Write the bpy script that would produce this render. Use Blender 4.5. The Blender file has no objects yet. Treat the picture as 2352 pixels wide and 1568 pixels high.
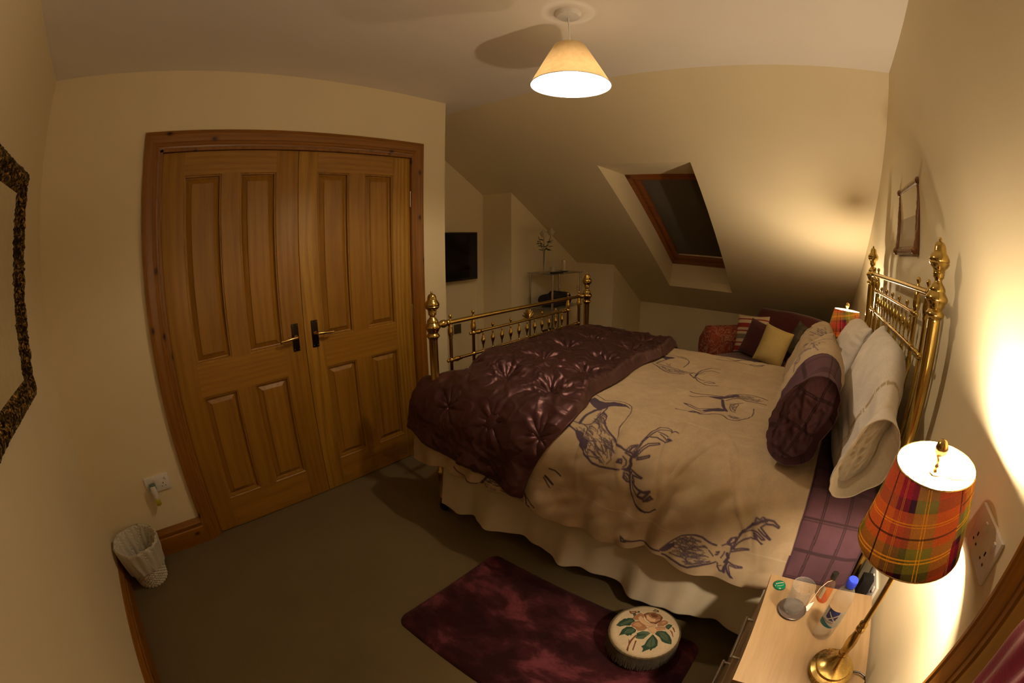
import bpy, bmesh, math, random
import numpy as np
from mathutils import Vector, Matrix, noise
PI = math.pi
SC = bpy.context.scene
COL = SC.collection
rnd = random.Random(7)

# ---------------------------------------------------------------- camera, world, exposure
cam_d = bpy.data.cameras.new('camera')
cam = bpy.data.objects.new('camera', cam_d); COL.objects.link(cam)
cam.matrix_world = Matrix(((0.772285, -0.149192, 0.617509, 2.196829), (0.635274, 0.183819, -0.750092, 0.524582), (-0.001602, 0.971572, 0.236738, 1.458112), (0, 0, 0, 1)))
cam_d.type = 'PANO'; cam_d.panorama_type = 'FISHEYE_LENS_POLYNOMIAL'
cam_d.sensor_width = 36; cam_d.sensor_height = 24; cam_d.sensor_fit = 'HORIZONTAL'
cam_d.fisheye_fov = PI
cam_d.fisheye_polynomial_k0 = 0.0
cam_d.fisheye_polynomial_k1 = -6.53404171e-02
cam_d.fisheye_polynomial_k2 = -5.78776237e-05
cam_d.fisheye_polynomial_k3 = -1.23459326e-06
cam_d.fisheye_polynomial_k4 = -2.93074437e-07
cam_d.clip_start = 0.01
SC.camera = cam
SC.view_settings.view_transform = 'Standard'; SC.view_settings.look = 'None'
SC.view_settings.exposure = 0.0; SC.view_settings.gamma = 1.0; SC.view_settings.use_curve_mapping = False
wd = bpy.data.worlds.new('world'); SC.world = wd; wd.use_nodes = True
wd.node_tree.nodes['Background'].inputs[0].default_value = (0.16, 0.22, 1.0, 1)      # blue dusk outside the roof window
wd.node_tree.nodes['Background'].inputs[1].default_value = 0.25
SC.cycles.max_bounces = 12; SC.cycles.transparent_max_bounces = 40; SC.cycles.diffuse_bounces = 6; SC.cycles.transmission_bounces = 10
SC.cycles.caustics_reflective = False; SC.cycles.caustics_refractive = False
SC.cycles.sample_clamp_indirect = 4.0
SC.cycles.use_denoising = True
WARM = (1.0, 0.76, 0.49)
BULB_BED, BULB_BED_FAR, BULB_PEND = 1700.0, 1500.0, 860.0

# ---------------------------------------------------------------- room measures (metres)
H, S, K, KZ, W, CC = 2.4155, 2.6912, 5.568, 0.704, 2.6975, 2.487
X1, X2, X3, Y1, Y2 = -0.690, -0.3375, 0.131, 3.5956, 4.756
SL = (KZ - H) / (K - S)
def slope_z(y): return H + (y - S) * SL

# ---------------------------------------------------------------- materials
class NT:
    def __init__(s, name):
        s.m = bpy.data.materials.new(name); s.m.use_nodes = True
        s.t = s.m.node_tree; s.b = s.t.nodes['Principled BSDF']; s.out = s.t.nodes['Material Output']
    def n(s, typ, **kw):
        o = s.t.nodes.new(typ)
        for k, v in kw.items():
            if k.startswith('i_'):
                key = k[2:]
                key = int(key) if key.isdigit() else key.replace('_', ' ')
                o.inputs[key].default_value = v
            else: setattr(o, k, v)
        return o
    def l(s, a, b): s.t.links.new(a, b)
    def co(s, scale=(1, 1, 1), rot=(0, 0, 0), kind='Object', loc=(0, 0, 0)):
        tc = s.n('ShaderNodeTexCoord'); mp = s.n('ShaderNodeMapping')
        mp.inputs['Scale'].default_value = scale; mp.inputs['Rotation'].default_value = rot; mp.inputs['Location'].default_value = loc
        s.l(tc.outputs[kind], mp.inputs[0]); return mp.outputs[0]
    def noise(s, vec, scale, detail=3, rough=.5, dist=0.0):
        o = s.n('ShaderNodeTexNoise'); o.inputs['Scale'].default_value = scale; o.inputs['Detail'].default_value = detail
        o.inputs['Roughness'].default_value = rough; o.inputs['Distortion'].default_value = dist
        if vec is not None: s.l(vec, o.inputs['Vector'])
        return o.outputs['Fac']
    def ramp(s, fac, stops, interp='LINEAR'):
        o = s.n('ShaderNodeValToRGB'); e = o.color_ramp.elements; o.color_ramp.interpolation = interp
        while len(e) < len(stops): e.new(.5)
        for i, (p, c) in enumerate(stops):
            e[i].position = p; e[i].color = (*c, 1) if len(c) == 3 else c
        s.l(fac, o.inputs[0]); return o.outputs[0]
    def mix(s, fac, a, b, mode='MIX'):
        o = s.n('ShaderNodeMix', data_type='RGBA', blend_type=mode)
        for sock, v in ((o.inputs[0], fac), (o.inputs[6], a), (o.inputs[7], b)):
            if hasattr(v, 'is_output'): s.l(v, sock)
            else: sock.default_value = v if not isinstance(v, tuple) else ((*v, 1) if len(v) == 3 else v)
        return o.outputs[2]
    def bump(s, h, strength=.3, dist=.01):
        o = s.n('ShaderNodeBump'); o.inputs['Strength'].default_value = strength; o.inputs['Distance'].default_value = dist
        s.l(h, o.inputs['Height']); s.l(o.outputs[0], s.b.inputs['Normal']); return o
    def set(s, **kw):
        for k, v in kw.items():
            key = k.replace('_', ' ')
            i = s.b.inputs[key]
            if hasattr(v, 'is_output'): s.l(v, i)
            elif isinstance(v, tuple) and len(v) == 3: i.default_value = (*v, 1)
            else: i.default_value = v
        return s

def m_paint(name, c, bump=.15):
    t = NT(name); v = t.co()
    t.set(Base_Color=t.ramp(t.noise(v, 3, 2), [(.3, tuple(x * .97 for x in c)), (.7, c)]), Roughness=.75)
    t.bump(t.noise(v, 260, 2), bump, .001); return t.m
def m_plain(name, c, rough=.5, metal=0.0, **kw):
    t = NT(name); v = t.co()
    t.set(Base_Color=t.ramp(t.noise(v, 40, 2), [(.3, tuple(x * .92 for x in c)), (.7, c)]), Roughness=rough, Metallic=metal, **kw)
    return t.m
def m_wood(name, c1, c2, c3, axis='z', knots=False, scale=1.0, rough=.45, loc=(0, 0, 0), wave=.35, wd=5):
    t = NT(name); k = .07
    sc = {'z': (1, 1, k), 'y': (1, k, 1), 'x': (k, 1, 1)}[axis]
    v = t.co(sc, loc=loc)
    a = t.noise(v, 9 * scale, 4, .6, .6); b = t.noise(v, 70 * scale, 3, .7)
    wv = t.n('ShaderNodeTexWave', wave_type='RINGS', rings_direction={'z': 'Z', 'y': 'Y', 'x': 'X'}[axis]); t.l(t.co(sc, loc=(loc[0] + .3, loc[1] + .11, loc[2])), wv.inputs[0])
    wv.inputs['Scale'].default_value = 11 * scale; wv.inputs['Distortion'].default_value = wd; wv.inputs['Detail'].default_value = 2; wv.inputs['Detail Scale'].default_value = .8
    col = t.ramp(a, [(.25, c1), (.5, c2), (.75, c3)])
    col = t.mix(wave, col, t.ramp(wv.outputs['Fac'], [(.1, c1), (.75, c3)]), 'MIX')
    col = t.mix(.3, col, t.ramp(b, [(.35, c1), (.65, c3)]))
    if knots:
        vo = t.n('ShaderNodeTexVoronoi', voronoi_dimensions='2D'); vo.inputs['Scale'].default_value = 5.2
        sp = t.n('ShaderNodeSeparateXYZ'); t.l(t.co({'z': (1, 1.2, .7), 'y': (1, .7, 1.2), 'x': (.7, 1, 1.2)}[axis], loc=(.13, .21, .37)), sp.inputs[0])
        cb = t.n('ShaderNodeCombineXYZ'); t.l(sp.outputs[0 if axis == 'x' else 1], cb.inputs[0]); t.l(sp.outputs[2], cb.inputs[1]); t.l(cb.outputs[0], vo.inputs['Vector'])
        d = t.n('ShaderNodeMath', operation='DIVIDE'); t.l(vo.outputs['Distance'], d.inputs[0]); d.inputs[1].default_value = 1.0
        col = t.mix(t.ramp(d.outputs[0], [(.035, (1, 1, 1)), (.062, (.35, .35, .35)), (.11, (0, 0, 0))]), col, (.035, .008, .001))
    t.set(Base_Color=col, Roughness=rough); t.bump(b, .12, .002); return t.m
def m_fabric(name, c, var=.12, weave=900, bump=.25, rough=.9, sheen=.0, nscale=14):
    t = NT(name); v = t.co()
    a = t.noise(v, nscale, 4, .6); w = t.noise(t.co((1, .15, 1)), weave, 2); w2 = t.noise(t.co((.15, 1, 1)), weave, 2)
    col = t.ramp(a, [(.3, tuple(x * (1 - var) for x in c)), (.7, tuple(min(1, x * (1 + var)) for x in c))])
    col = t.mix(.35, col, t.ramp(w, [(.3, tuple(x * .7 for x in c)), (.7, tuple(min(1, x * 1.25) for x in c))]))
    ad = t.n('ShaderNodeMath', operation='ADD'); t.l(w, ad.inputs[0]); t.l(w2, ad.inputs[1])
    t.set(Base_Color=col, Roughness=rough); t.b.inputs['Sheen Weight'].default_value = sheen
    t.bump(ad.outputs[0], bump, .001); return t
def m_attr(name, rough=.9, weave=700, bump=.25, attr='Col', seams=None):
    """cloth printed with the colours stored on its own mesh"""
    t = NT(name)
    a = t.n('ShaderNodeAttribute', attribute_name=attr)
    w = t.noise(t.co((1, .15, 1)), weave, 2); n2 = t.noise(t.co(), 18, 4, .6)
    col = t.mix(1.0, a.outputs['Color'], t.ramp(w, [(.3, (.82, .82, .82)), (.7, (1, 1, 1))]), 'MULTIPLY')
    col = t.mix(1.0, col, t.ramp(n2, [(.3, (.86, .86, .86)), (.7, (1, 1, 1))]), 'MULTIPLY')
    t.set(Base_Color=col, Roughness=rough); t.bump(w, bump, .001); return t.m
def m_brass(name, c=(.62, .40, .13), rough=.2):
    t = NT(name); v = t.co((1, 1, .12))
    a = t.noise(v, 60, 3, .6)
    t.set(Base_Color=t.ramp(a, [(.3, tuple(x * .72 for x in c)), (.7, c)]), Metallic=1.0, Roughness=t.ramp(a, [(.3, (rough * .8,) * 3), (.7, (rough * 1.4,) * 3)])); return t.m
def m_glass(name, c=(1, 1, 1), ior=1.45, rough=0.0, thin=False):
    t = NT(name); t.set(Base_Color=c, Roughness=rough, IOR=ior, Transmission_Weight=1.0)
    return t.m
def m_thin(name, c=(1, 1, 1), opacity=.12, gl=.05, bump=0):
    """clear thin plastic or glass sheet: mostly see-through with a glossy film"""
    t = NT(name); tr = t.n('ShaderNodeBsdfTransparent'); tr.inputs[0].default_value = (*c, 1)
    g = t.n('ShaderNodeBsdfGlossy'); g.inputs['Roughness'].default_value = gl
    d = t.n('ShaderNodeBsdfDiffuse'); d.inputs[0].default_value = (.8, .8, .8, 1)
    fr = t.n('ShaderNodeFresnel'); fr.inputs[0].default_value = 1.5; ge = t.n('ShaderNodeNewGeometry')
    sb = t.n('ShaderNodeMath', operation='SUBTRACT'); sb.inputs[0].default_value = 1.0; t.l(ge.outputs['Backfacing'], sb.inputs[1])
    ml = t.n('ShaderNodeMath', operation='MULTIPLY'); t.l(fr.outputs[0], ml.inputs[0]); t.l(sb.outputs[0], ml.inputs[1])
    if bump:
        vo = t.n('ShaderNodeTexVoronoi'); vo.inputs['Scale'].default_value = bump; t.l(t.co(), vo.inputs['Vector'])
        bp = t.n('ShaderNodeBump'); bp.inputs['Strength'].default_value = 1.0; bp.inputs['Distance'].default_value = .004; t.l(vo.outputs['Distance'], bp.inputs['Height']); t.l(bp.outputs[0], g.inputs['Normal']); t.l(bp.outputs[0], fr.inputs['Normal'])
    mx = t.n('ShaderNodeMixShader'); t.l(ml.outputs[0], mx.inputs[0]); t.l(tr.outputs[0], mx.inputs[1]); t.l(g.outputs[0], mx.inputs[2])
    mx2 = t.n('ShaderNodeMixShader'); mx2.inputs[0].default_value = opacity; t.l(mx.outputs[0], mx2.inputs[1]); t.l(d.outputs[0], mx2.inputs[2])
    t.l(mx2.outputs[0], t.out.inputs[0]); return t.m
def m_emit(name, c, s):
    t = NT(name); t.set(Base_Color=(.9, .9, .85), Emission_Color=c, Emission_Strength=s); return t.m
def m_shade(name, colf, trans=.45):
    """lampshade cloth: light scatters through it"""
    t = NT(name); col = colf(t)
    d = t.n('ShaderNodeBsdfDiffuse'); tr = t.n('ShaderNodeBsdfTranslucent'); mx = t.n('ShaderNodeMixShader'); mx.inputs[0].default_value = trans
    for q in (d, tr):
        if hasattr(col, 'is_output'): t.l(col, q.inputs[0])
        else: q.inputs[0].default_value = (*col, 1)
    t.l(d.outputs[0], mx.inputs[1]); t.l(tr.outputs[0], mx.inputs[2]); t.l(mx.outputs[0], t.out.inputs[0]); return t.m
def tartan(t):
    """woven check: two crossing stripe sets, UV in metres round and up the shade"""
    tc = t.n('ShaderNodeTexCoord'); mp = t.n('ShaderNodeMapping'); t.l(tc.outputs['UV'], mp.inputs[0])
    mp.inputs['Scale'].default_value = (.70, .168, 1)
    m2 = t.n('ShaderNodeMapping'); t.l(mp.outputs[0], m2.inputs[0]); m2.inputs['Rotation'].default_value = (0, 0, math.radians(-12))
    sp = t.n('ShaderNodeSeparateXYZ'); t.l(m2.outputs[0], sp.inputs[0])
    def fr(sock, mul, add):
        a = t.n('ShaderNodeMath', operation='MULTIPLY_ADD'); t.l(sock, a.inputs[0]); a.inputs[1].default_value = mul; a.inputs[2].default_value = add
        f = t.n('ShaderNodeMath', operation='FRACT'); t.l(a.outputs[0], f.inputs[0]); return f.outputs[0]
    u = fr(sp.outputs[0], 5.4, .30); v = fr(sp.outputs[1], 5.4, .02)
    R1, R2, G, N = (.40, .085, .022), (.15, .010, .020), (.15, .13, .022), (.022, .008, .014)
    cu = t.ramp(u, [(0, R1), (.26, R2), (.44, N), (.52, G), (.80, R1)], 'CONSTANT')
    cv = t.ramp(v, [(0, N), (.12, R2), (.32, N), (.40, G), (.66, R1)], 'CONSTANT')
    col = t.mix(.5, cu, cv)
    Y = (.80, .36, .02)
    def lines(f, ps, w, c, col, k):
        st = [(0, (0, 0, 0))]
        for p in ps: st += [(p, (1, 1, 1)), (p + w, (0, 0, 0))]
        return t.mix(t.mix(k, (0, 0, 0), t.ramp(f, st, 'CONSTANT')), col, c)
    col = lines(u, [.64, .675], .012, Y, col, .75); col = lines(v, [.50, .535], .013, Y, col, .75); col = lines(v, [.86, .885], .010, Y, col, .6)
    col = lines(u, [.12], .024, (.012, .006, .008), col, .9); col = lines(v, [.74], .020, (.012, .006, .008), col, .8); col = lines(u, [.33, .35], .009, Y, col, .35)
    w = t.noise(t.co((1, 1, 1), (0, 0, .7)), 420, 2, .6)
    return t.mix(1.0, col, t.ramp(w, [(.3, (.62, .62, .62)), (.7, (1, 1, 1))]), 'MULTIPLY')

M = {}
M['wall'] = m_paint('cream wall paint', (.80, .70, .48))
M['ceil'] = m_paint('white ceiling paint', (.82, .77, .71))
M['oak'] = m_wood('oak vertical grain', (.20, .088, .007), (.29, .136, .011), (.37, .182, .016), 'z')
M['oak2'] = m_wood('oak bold vertical grain', (.22, .100, .008), (.33, .165, .015), (.46, .25, .030), 'z', wave=.55, scale=1.0, loc=(.2, .4, 0), wd=11)
M['oakh'] = m_wood('oak horizontal grain', (.22, .098, .008), (.32, .150, .013), (.40, .198, .020), 'y')
M['pine'] = m_wood('pine vertical', (.155, .054, .004), (.23, .086, .006), (.30, .122, .010), 'z', True, rough=.38)
M['piney'] = m_wood('pine along y', (.155, .054, .004), (.23, .086, .006), (.30, .122, .010), 'y', True, rough=.38)
M['pinex'] = m_wood('pine along x', (.155, .054, .004), (.23, .086, .006), (.30, .122, .010), 'x', True, rough=.38)
M['redpine'] = m_wood('varnished roof window pine', (.20, .055, .010), (.27, .08, .015), (.34, .11, .02), 'x', False, rough=.3)
M['lightoak'] = m_wood('pale oak laminate', (.30, .195, .098), (.37, .25, .133), (.43, .30, .17), 'y', False, rough=.5, scale=1.6, wave=.25)
M['brass'] = m_brass('polished brass', (.62, .44, .13), .16)
M['brassl'] = m_brass('satin brass lamp', (.70, .50, .17), .22)
M['antbrass'] = m_plain('dark antique brass plate', (.035, .022, .012), .35, .9)
M['chrome'] = m_plain('brushed metal', (.55, .52, .48), .25, 1.0)
M['white'] = m_plain('white plastic', (.80, .78, .76), .35)
M['black'] = m_plain('black plastic', (.012, .011, .011), .3)
M['glass'] = m_thin('clear glass', (.96, .96, .96), .04, .02)
M['cut'] = m_thin('cut crystal', (.95, .95, .95), .09, .03, 190)
M['mirror'] = m_plain('mirror glass', (.80, .80, .74), .01, 1.0)
t = NT('carpet'); v = t.co(); n1 = t.noise(v, 3.2, 4, .6); n2 = t.noise(v, 420, 2, .7)
c = t.mix(.5, t.ramp(n1, [(.3, (.125, .090, .038)), (.7, (.165, .120, .052))]), t.ramp(n2, [(.3, (.08, .06, .025)), (.7, (.20, .15, .068))]))
t.set(Base_Color=c, Roughness=1.0); t.bump(n2, .7, .004); M['carpet'] = t.m
t = NT('crushed plum pile'); v = t.co((1.0, 1.6, 1)); n1 = t.noise(v, 4.2, 7, .62, .25); n2 = t.noise(v, 500, 2)
c = t.mix(.25, t.ramp(n1, [(.43, (.008, .0012, .0025)), (.53, (.045, .009, .014)), (.63, (.19, .046, .062))]), t.ramp(n2, [(.3, (.01, .002, .003)), (.7, (.12, .022, .028))]))
t.set(Base_Color=c, Roughness=.9); t.b.inputs['Sheen Weight'].default_value = .05; t.b.inputs['Specular IOR Level'].default_value = .1; t.bump(n2, .6, .003); M['rug'] = t.m
t = NT('plum satin'); v = t.co(); n1 = t.noise(v, 7, 3); n2 = t.noise(t.co((1, .2, 1)), 700, 2)
t.set(Base_Color=t.ramp(n1, [(.3, (.014, .0052, .0064)), (.7, (.027, .0095, .0115))]), Roughness=.42); t.b.inputs['Sheen Weight'].default_value = .08
t.b.inputs['Sheen Tint'].default_value = (.9, .45, .5, 1); t.b.inputs['Sheen Roughness'].default_value = .4; t.b.inputs['Specular IOR Level'].default_value = .9
t.b.inputs['Specular Tint'].default_value = (1, .52, .56, 1); t.bump(n2, .12, .001); M['satin'] = t.m
M['print'] = m_attr('printed linen')
M['whitecot'] = m_fabric('white cotton', (.72, .68, .62), .03, 900, .1).m
M['valance'] = m_fabric('cream cotton valance', (.62, .56, .44), .05, 800, .1).m
M['needle'] = m_attr('needlepoint wool', .95, 500, .5)
M['pinkfleece'] = m_fabric('raspberry fleece', (.26, .010, .045), .25, 300, .6, 1.0, .6).m
M['red'] = m_fabric('deep red velvet', (.085, .004, .007), .25, 500, .3, .8, .4).m
M['darkred'] = m_fabric('wine cushion', (.055, .004, .009), .2, 400, .3, .9, .3).m
M['gold'] = m_fabric('gold silk cushion', (.48, .36, .12), .12, 260, .5, .5, .3).m
M['dark'] = m_fabric('dark patterned cushion', (.07, .055, .035), .9, 300, .3, .9, 0, 30).m
M['bag'] = m_fabric('black cloth', (.012, .009, .012), .2).m
t = NT('red damask'); v = t.co(); n1 = t.noise(v, 11, 3, .55, 1.6); 
t.set(Base_Color=t.ramp(n1, [(.42, (.22, .035, .018)), (.49, (.22, .04, .02)), (.515, (.42, .24, .15)), (.56, (.20, .032, .018)), (.62, (.18, .027, .018))]), Roughness=.9); M['damask'] = t.m
t = NT('striped cushion'); tc = t.n('ShaderNodeTexCoord'); sp = t.n('ShaderNodeSeparateXYZ'); t.l(tc.outputs['Object'], sp.inputs[0])
a = t.n('ShaderNodeMath', operation='MULTIPLY_ADD'); t.l(sp.outputs[2], a.inputs[0]); a.inputs[1].default_value = 2.4; a.inputs[2].default_value = .5
Cr, Rd, Gr = (.62, .50, .33), (.30, .03, .03), (.20, .17, .12)
t.set(Base_Color=t.ramp(a.outputs[0], [(0, Cr), (.10, Rd), (.2, Cr), (.26, Rd), (.29, Cr), (.36, Gr), (.47, Cr), (.53, Rd), (.56, Cr), (.62, Rd), (.72, Cr), (.8, Rd), (.83, Cr)], 'CONSTANT'), Roughness=.9); M['stripe'] = t.m
t = NT('wicker'); v = t.co(); wv = t.noise(t.co((1, 1, 3)), 90, 3, .6)
t.set(Base_Color=t.ramp(wv, [(.3, (.55, .48, .38)), (.6, (.80, .74, .64))]), Roughness=.7); t.bump(wv, .8, .006); M['wicker'] = t.m
M['liner'] = m_shade('white bin liner plastic', lambda t: (.80, .76, .66), .35)
M['shade'] = m_shade('cream linen shade', lambda t: t.ramp(t.noise(t.co(), 40, 4, .6), [(.3, (.70, .55, .32)), (.7, (.80, .66, .42))]), .30)
M['shadein'] = m_shade('white shade lining', lambda t: (.92, .90, .86), .20)
M['tartan'] = m_shade('tartan wool shade', tartan, .10)
M['bulb'] = m_emit('lit bulb', WARM, BULB_BED); M['bulbf'] = m_emit('lit bulb far', WARM, BULB_BED_FAR); M['bulbp'] = m_emit('lit pendant bulb', WARM, BULB_PEND)
t = NT('ornate dark gilt'); v = t.co(); n1 = t.noise(v, 75, 4, .7, 1.0)
t.set(Base_Color=t.ramp(n1, [(.42, (.015, .008, .003)), (.52, (.06, .035, .01)), (.63, (.75, .48, .12))]), Metallic=.75, Roughness=.35); t.bump(n1, 1.0, .012); M['gilt'] = t.m
M['frame'] = m_wood('brown gilt picture wood', (.10, .035, .008), (.17, .065, .014), (.24, .10, .025), 'z', False, rough=.35)
M['water'] = m_thin('water', (.99, .99, .99), .0, .02)
M['clear'] = m_thin('clear bottle plastic', (.96, .96, .96), .10)
M['amber'] = m_thin('whisky', (.93, .56, .13), .05, .03)
M['blue'] = m_plain('blue cap plastic', (.02, .05, .62), .4)
M['leaf'] = m_plain('dark green leaf', (.015, .035, .012), .6)
M['petal'] = m_fabric('cream petal', (.62, .55, .42), .1).m
M['candle'] = m_plain('cream wax', (.62, .50, .30), .5)
M['shelfglass'] = m_thin('smoked glass shelf', (.55, .53, .45), .12)
M['blind'] = m_fabric('grey blackout blind', (.13, .115, .095), .06, 500, .1).m
M['foil'] = m_attr('printed foil', .25, 300, .3); M['label'] = m_attr('printed label', .5, 300, .0)
M['fringe'] = m_fabric('gold brown fringe', (.085, .058, .015), .5, 500, .3, .8, .3, 60).m
M['screen'] = m_plain('dark screen', (.006, .006, .008), .12)
M['paper'] = m_plain('pale picture paper', (.52, .44, .31), .8)
M['tan'] = m_plain('dull nickel plate', (.12, .10, .07), .4, .6)
M['coaster'] = m_plain('dark mottled coaster', (.10, .075, .065), .3)
M['green'] = m_plain('green plastic', (.10, .15, .11), .4); M['oil'] = m_plain('yellow oil', (.42, .36, .02), .15)

# ---------------------------------------------------------------- mesh helpers
def link(name, me, parent=None, loc=None):
    o = bpy.data.objects.new(name, me); COL.objects.link(o)
    if parent is not None: o.parent = parent
    if loc is not None: o.location = loc
    return o
def tag(o, label, cat, group=None):
    o['label'] = label; o['category'] = cat
    if group: o['group'] = group
    return o
def struct(o, label=None, cat=None):
    o['kind'] = 'structure'
    if label: o['label'] = label
    if cat: o['category'] = cat
    return o
def empty(name, loc=(0, 0, 0), rz=0.0):
    o = bpy.data.objects.new(name, None); COL.objects.link(o); o.location = loc; o.rotation_euler = (0, 0, rz); o.empty_display_size = .1
    return o
class MB:
    """collects shapes of one part into one mesh"""
    def __init__(s): s.v = []; s.f = []; s.mi = []; s.uv = {}
    def add(s, v, f, mi=0, uv=None):
        b = len(s.v); s.v += [tuple(float(c) for c in p) for p in v]
        for i, q in enumerate(f):
            if uv is not None: s.uv[len(s.f)] = uv[i]
            s.f.append(tuple(b + k for k in q)); s.mi.append(mi)
        return s
    def box(s, lo, hi, mi=0, bev=0.0, mat=None):
        bm = bmesh.new(); bmesh.ops.create_cube(bm, size=1)
        for v in bm.verts: v.co = Vector([(lo[i] + hi[i]) / 2 + v.co[i] * (hi[i] - lo[i]) for i in range(3)])
        if bev > 0: bmesh.ops.bevel(bm, geom=list(bm.edges) + list(bm.verts), offset=bev, segments=2, affect='EDGES', profile=.6)
        if mat is not None: bmesh.ops.transform(bm, matrix=mat, verts=bm.verts)
        bm.verts.index_update()
        s.add([v.co for v in bm.verts], [[v.index for v in f.verts] for f in bm.faces], mi); bm.free(); return s
    def lathe(s, prof, c=(0, 0, 0), n=32, mi=0, axis=None, close=True):
        """profile of (r, z) turned about z (or about the given direction)"""
        q = Vector(axis).normalized().to_track_quat('Z', 'Y').to_matrix() if axis is not None else Matrix.Identity(3)
        V = []; F = []
        for r, z in prof:
            for k in range(n):
                a = 2 * PI * k / n; V.append(q @ Vector((r * math.cos(a), r * math.sin(a), z)) + Vector(c))
        for i in range(len(prof) - 1):
            for k in range(n):
                k2 = (k + 1) % n; F.append((i * n + k, i * n + k2, (i + 1) * n + k2, (i + 1) * n + k))
        if close:
            if prof[0][0] > 1e-5: F.append(tuple(range(n))[::-1])
            if prof[-1][0] > 1e-5: F.append(tuple((len(prof) - 1) * n + k for k in range(n)))
        return s.add(V, F, mi)
    def tube(s, pts, r, n=12, mi=0, cap=True):
        pts = [Vector(p) for p in pts]; m = len(pts); V = []; F = []; N = None
        for i, p in enumerate(pts):
            d = (pts[min(i + 1, m - 1)] - pts[max(i - 1, 0)]).normalized()
            if N is None: N = d.orthogonal().normalized()
            else: N = (N - d * N.dot(d)).normalized()
            B = d.cross(N); rr = r[i] if isinstance(r, (list, tuple)) else r
            for k in range(n):
                a = 2 * PI * k / n; V.append(p + (N * math.cos(a) + B * math.sin(a)) * rr)
        for i in range(m - 1):
            for k in range(n):
                k2 = (k + 1) % n; F.append((i * n + k, i * n + k2, (i + 1) * n + k2, (i + 1) * n + k))
        if cap: F.append(tuple(range(n))[::-1]); F.append(tuple((m - 1) * n + k for k in range(n)))
        return s.add(V, F, mi)
    def ball(s, c, r, mi=0, n=12, sz=1.0):
        pr = [(max(1e-6, r * math.sin(PI * i / n)), -r * sz * math.cos(PI * i / n)) for i in range(n + 1)]
        return s.lathe(pr, c, max(12, n), mi)
    def prism(s, poly, axis, lo, hi, mi=0):
        n = len(poly)
        def P(a, b, h): return {'x': (h, a, b), 'y': (a, h, b), 'z': (a, b, h)}[axis]
        V = [P(a, b, lo) for a, b in poly] + [P(a, b, hi) for a, b in poly]
        F = [tuple(range(n))[::-1], tuple(range(n, 2 * n))] + [(i, (i + 1) % n, n + (i + 1) % n, n + i) for i in range(n)]
        return s.add(V, F, mi)
    def sweep(s, prof, path_fn, nseg, mi=0): pass
    def build(s, name, mats, parent=None, smooth=True, loc=None, ang=.62, recalc=True):
        me = bpy.data.meshes.new(name); me.from_pydata(s.v, [], s.f)
        if not isinstance(mats, (list, tuple)): mats = [mats]
        for m in mats: me.materials.append(M[m] if isinstance(m, str) else m)
        me.polygons.foreach_set('material_index', s.mi)
        if s.uv:
            ul = me.uv_layers.new(name='UVMap')
            for fi, uvs in s.uv.items():
                for li, q in zip(me.polygons[fi].loop_indices, uvs): ul.data[li].uv = q
        bm = bmesh.new(); bm.from_mesh(me)
        if recalc: bmesh.ops.recalc_face_normals(bm, faces=bm.faces)
        if smooth:
            for f in bm.faces: f.smooth = True
            for e in bm.edges:
                if len(e.link_faces) == 2 and e.calc_face_angle(0) > ang: e.smooth = False
        bm.to_mesh(me); bm.free(); me.update()
        return link(name, me, parent, loc)
def grid(name, mat, nu, nv, fn, parent=None, thick=0.0, col=None, closed_v=False, attr='Col', sub=0):
    """surface from fn(u, v) -> (n, 3) for arrays u, v in 0..1"""
    u = np.linspace(0, 1, nu); v = np.linspace(0, 1, nv, endpoint=not closed_v)
    U, Vv = np.meshgrid(u, v, indexing='ij'); P = fn(U.ravel(), Vv.ravel())
    idx = np.arange(nu * nv).reshape(nu, nv); q = idx if not closed_v else np.concatenate([idx, idx[:, :1]], 1)
    F = np.stack([q[:-1, :-1], q[1:, :-1], q[1:, 1:], q[:-1, 1:]], -1).reshape(-1, 4)
    me = bpy.data.meshes.new(name); me.vertices.add(len(P)); me.vertices.foreach_set('co', P.astype(np.float32).ravel())
    me.loops.add(F.size); me.loops.foreach_set('vertex_index', F.ravel().astype(np.int32))
    me.polygons.add(len(F)); me.polygons.foreach_set('loop_start', np.arange(0, F.size, 4, dtype=np.int32))
    me.polygons.foreach_set('use_smooth', np.ones(len(F), bool))
    me.update(calc_edges=True); me.validate()
    for m in (mat if isinstance(mat, (list, tuple)) else [mat]): me.materials.append(M[m])
    if col is not None:
        ca = me.color_attributes.new(attr, 'FLOAT_COLOR', 'POINT'); cc = np.ones((len(P), 4), np.float32); cc[:, :3] = col
        ca.data.foreach_set('color', cc.ravel())
    o = link(name, me, parent)
    if thick: 
        md = o.modifiers.new('thickness', 'SOLIDIFY'); md.thickness = thick; md.offset = -1
    return o
def pip(P, poly):
    x, y = P[:, 0], P[:, 1]; ins = np.zeros(len(P), bool); n = len(poly)
    for i in range(n):
        x1, y1 = poly[i]; x2, y2 = poly[(i + 1) % n]
        if y1 == y2: continue
        c = ((y1 > y) != (y2 > y)) & (x < (x2 - x1) * (y - y1) / (y2 - y1) + x1); ins ^= c
    return ins
def seg_dist(P, a, b):
    a = np.array(a, float); b = np.array(b, float); d = b - a; L = d @ d
    t = np.clip(((P - a) @ d) / max(L, 1e-12), 0, 1) if L > 0 else np.zeros(len(P))
    return np.hypot(*(P - a - t[:, None] * d).T)
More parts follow.
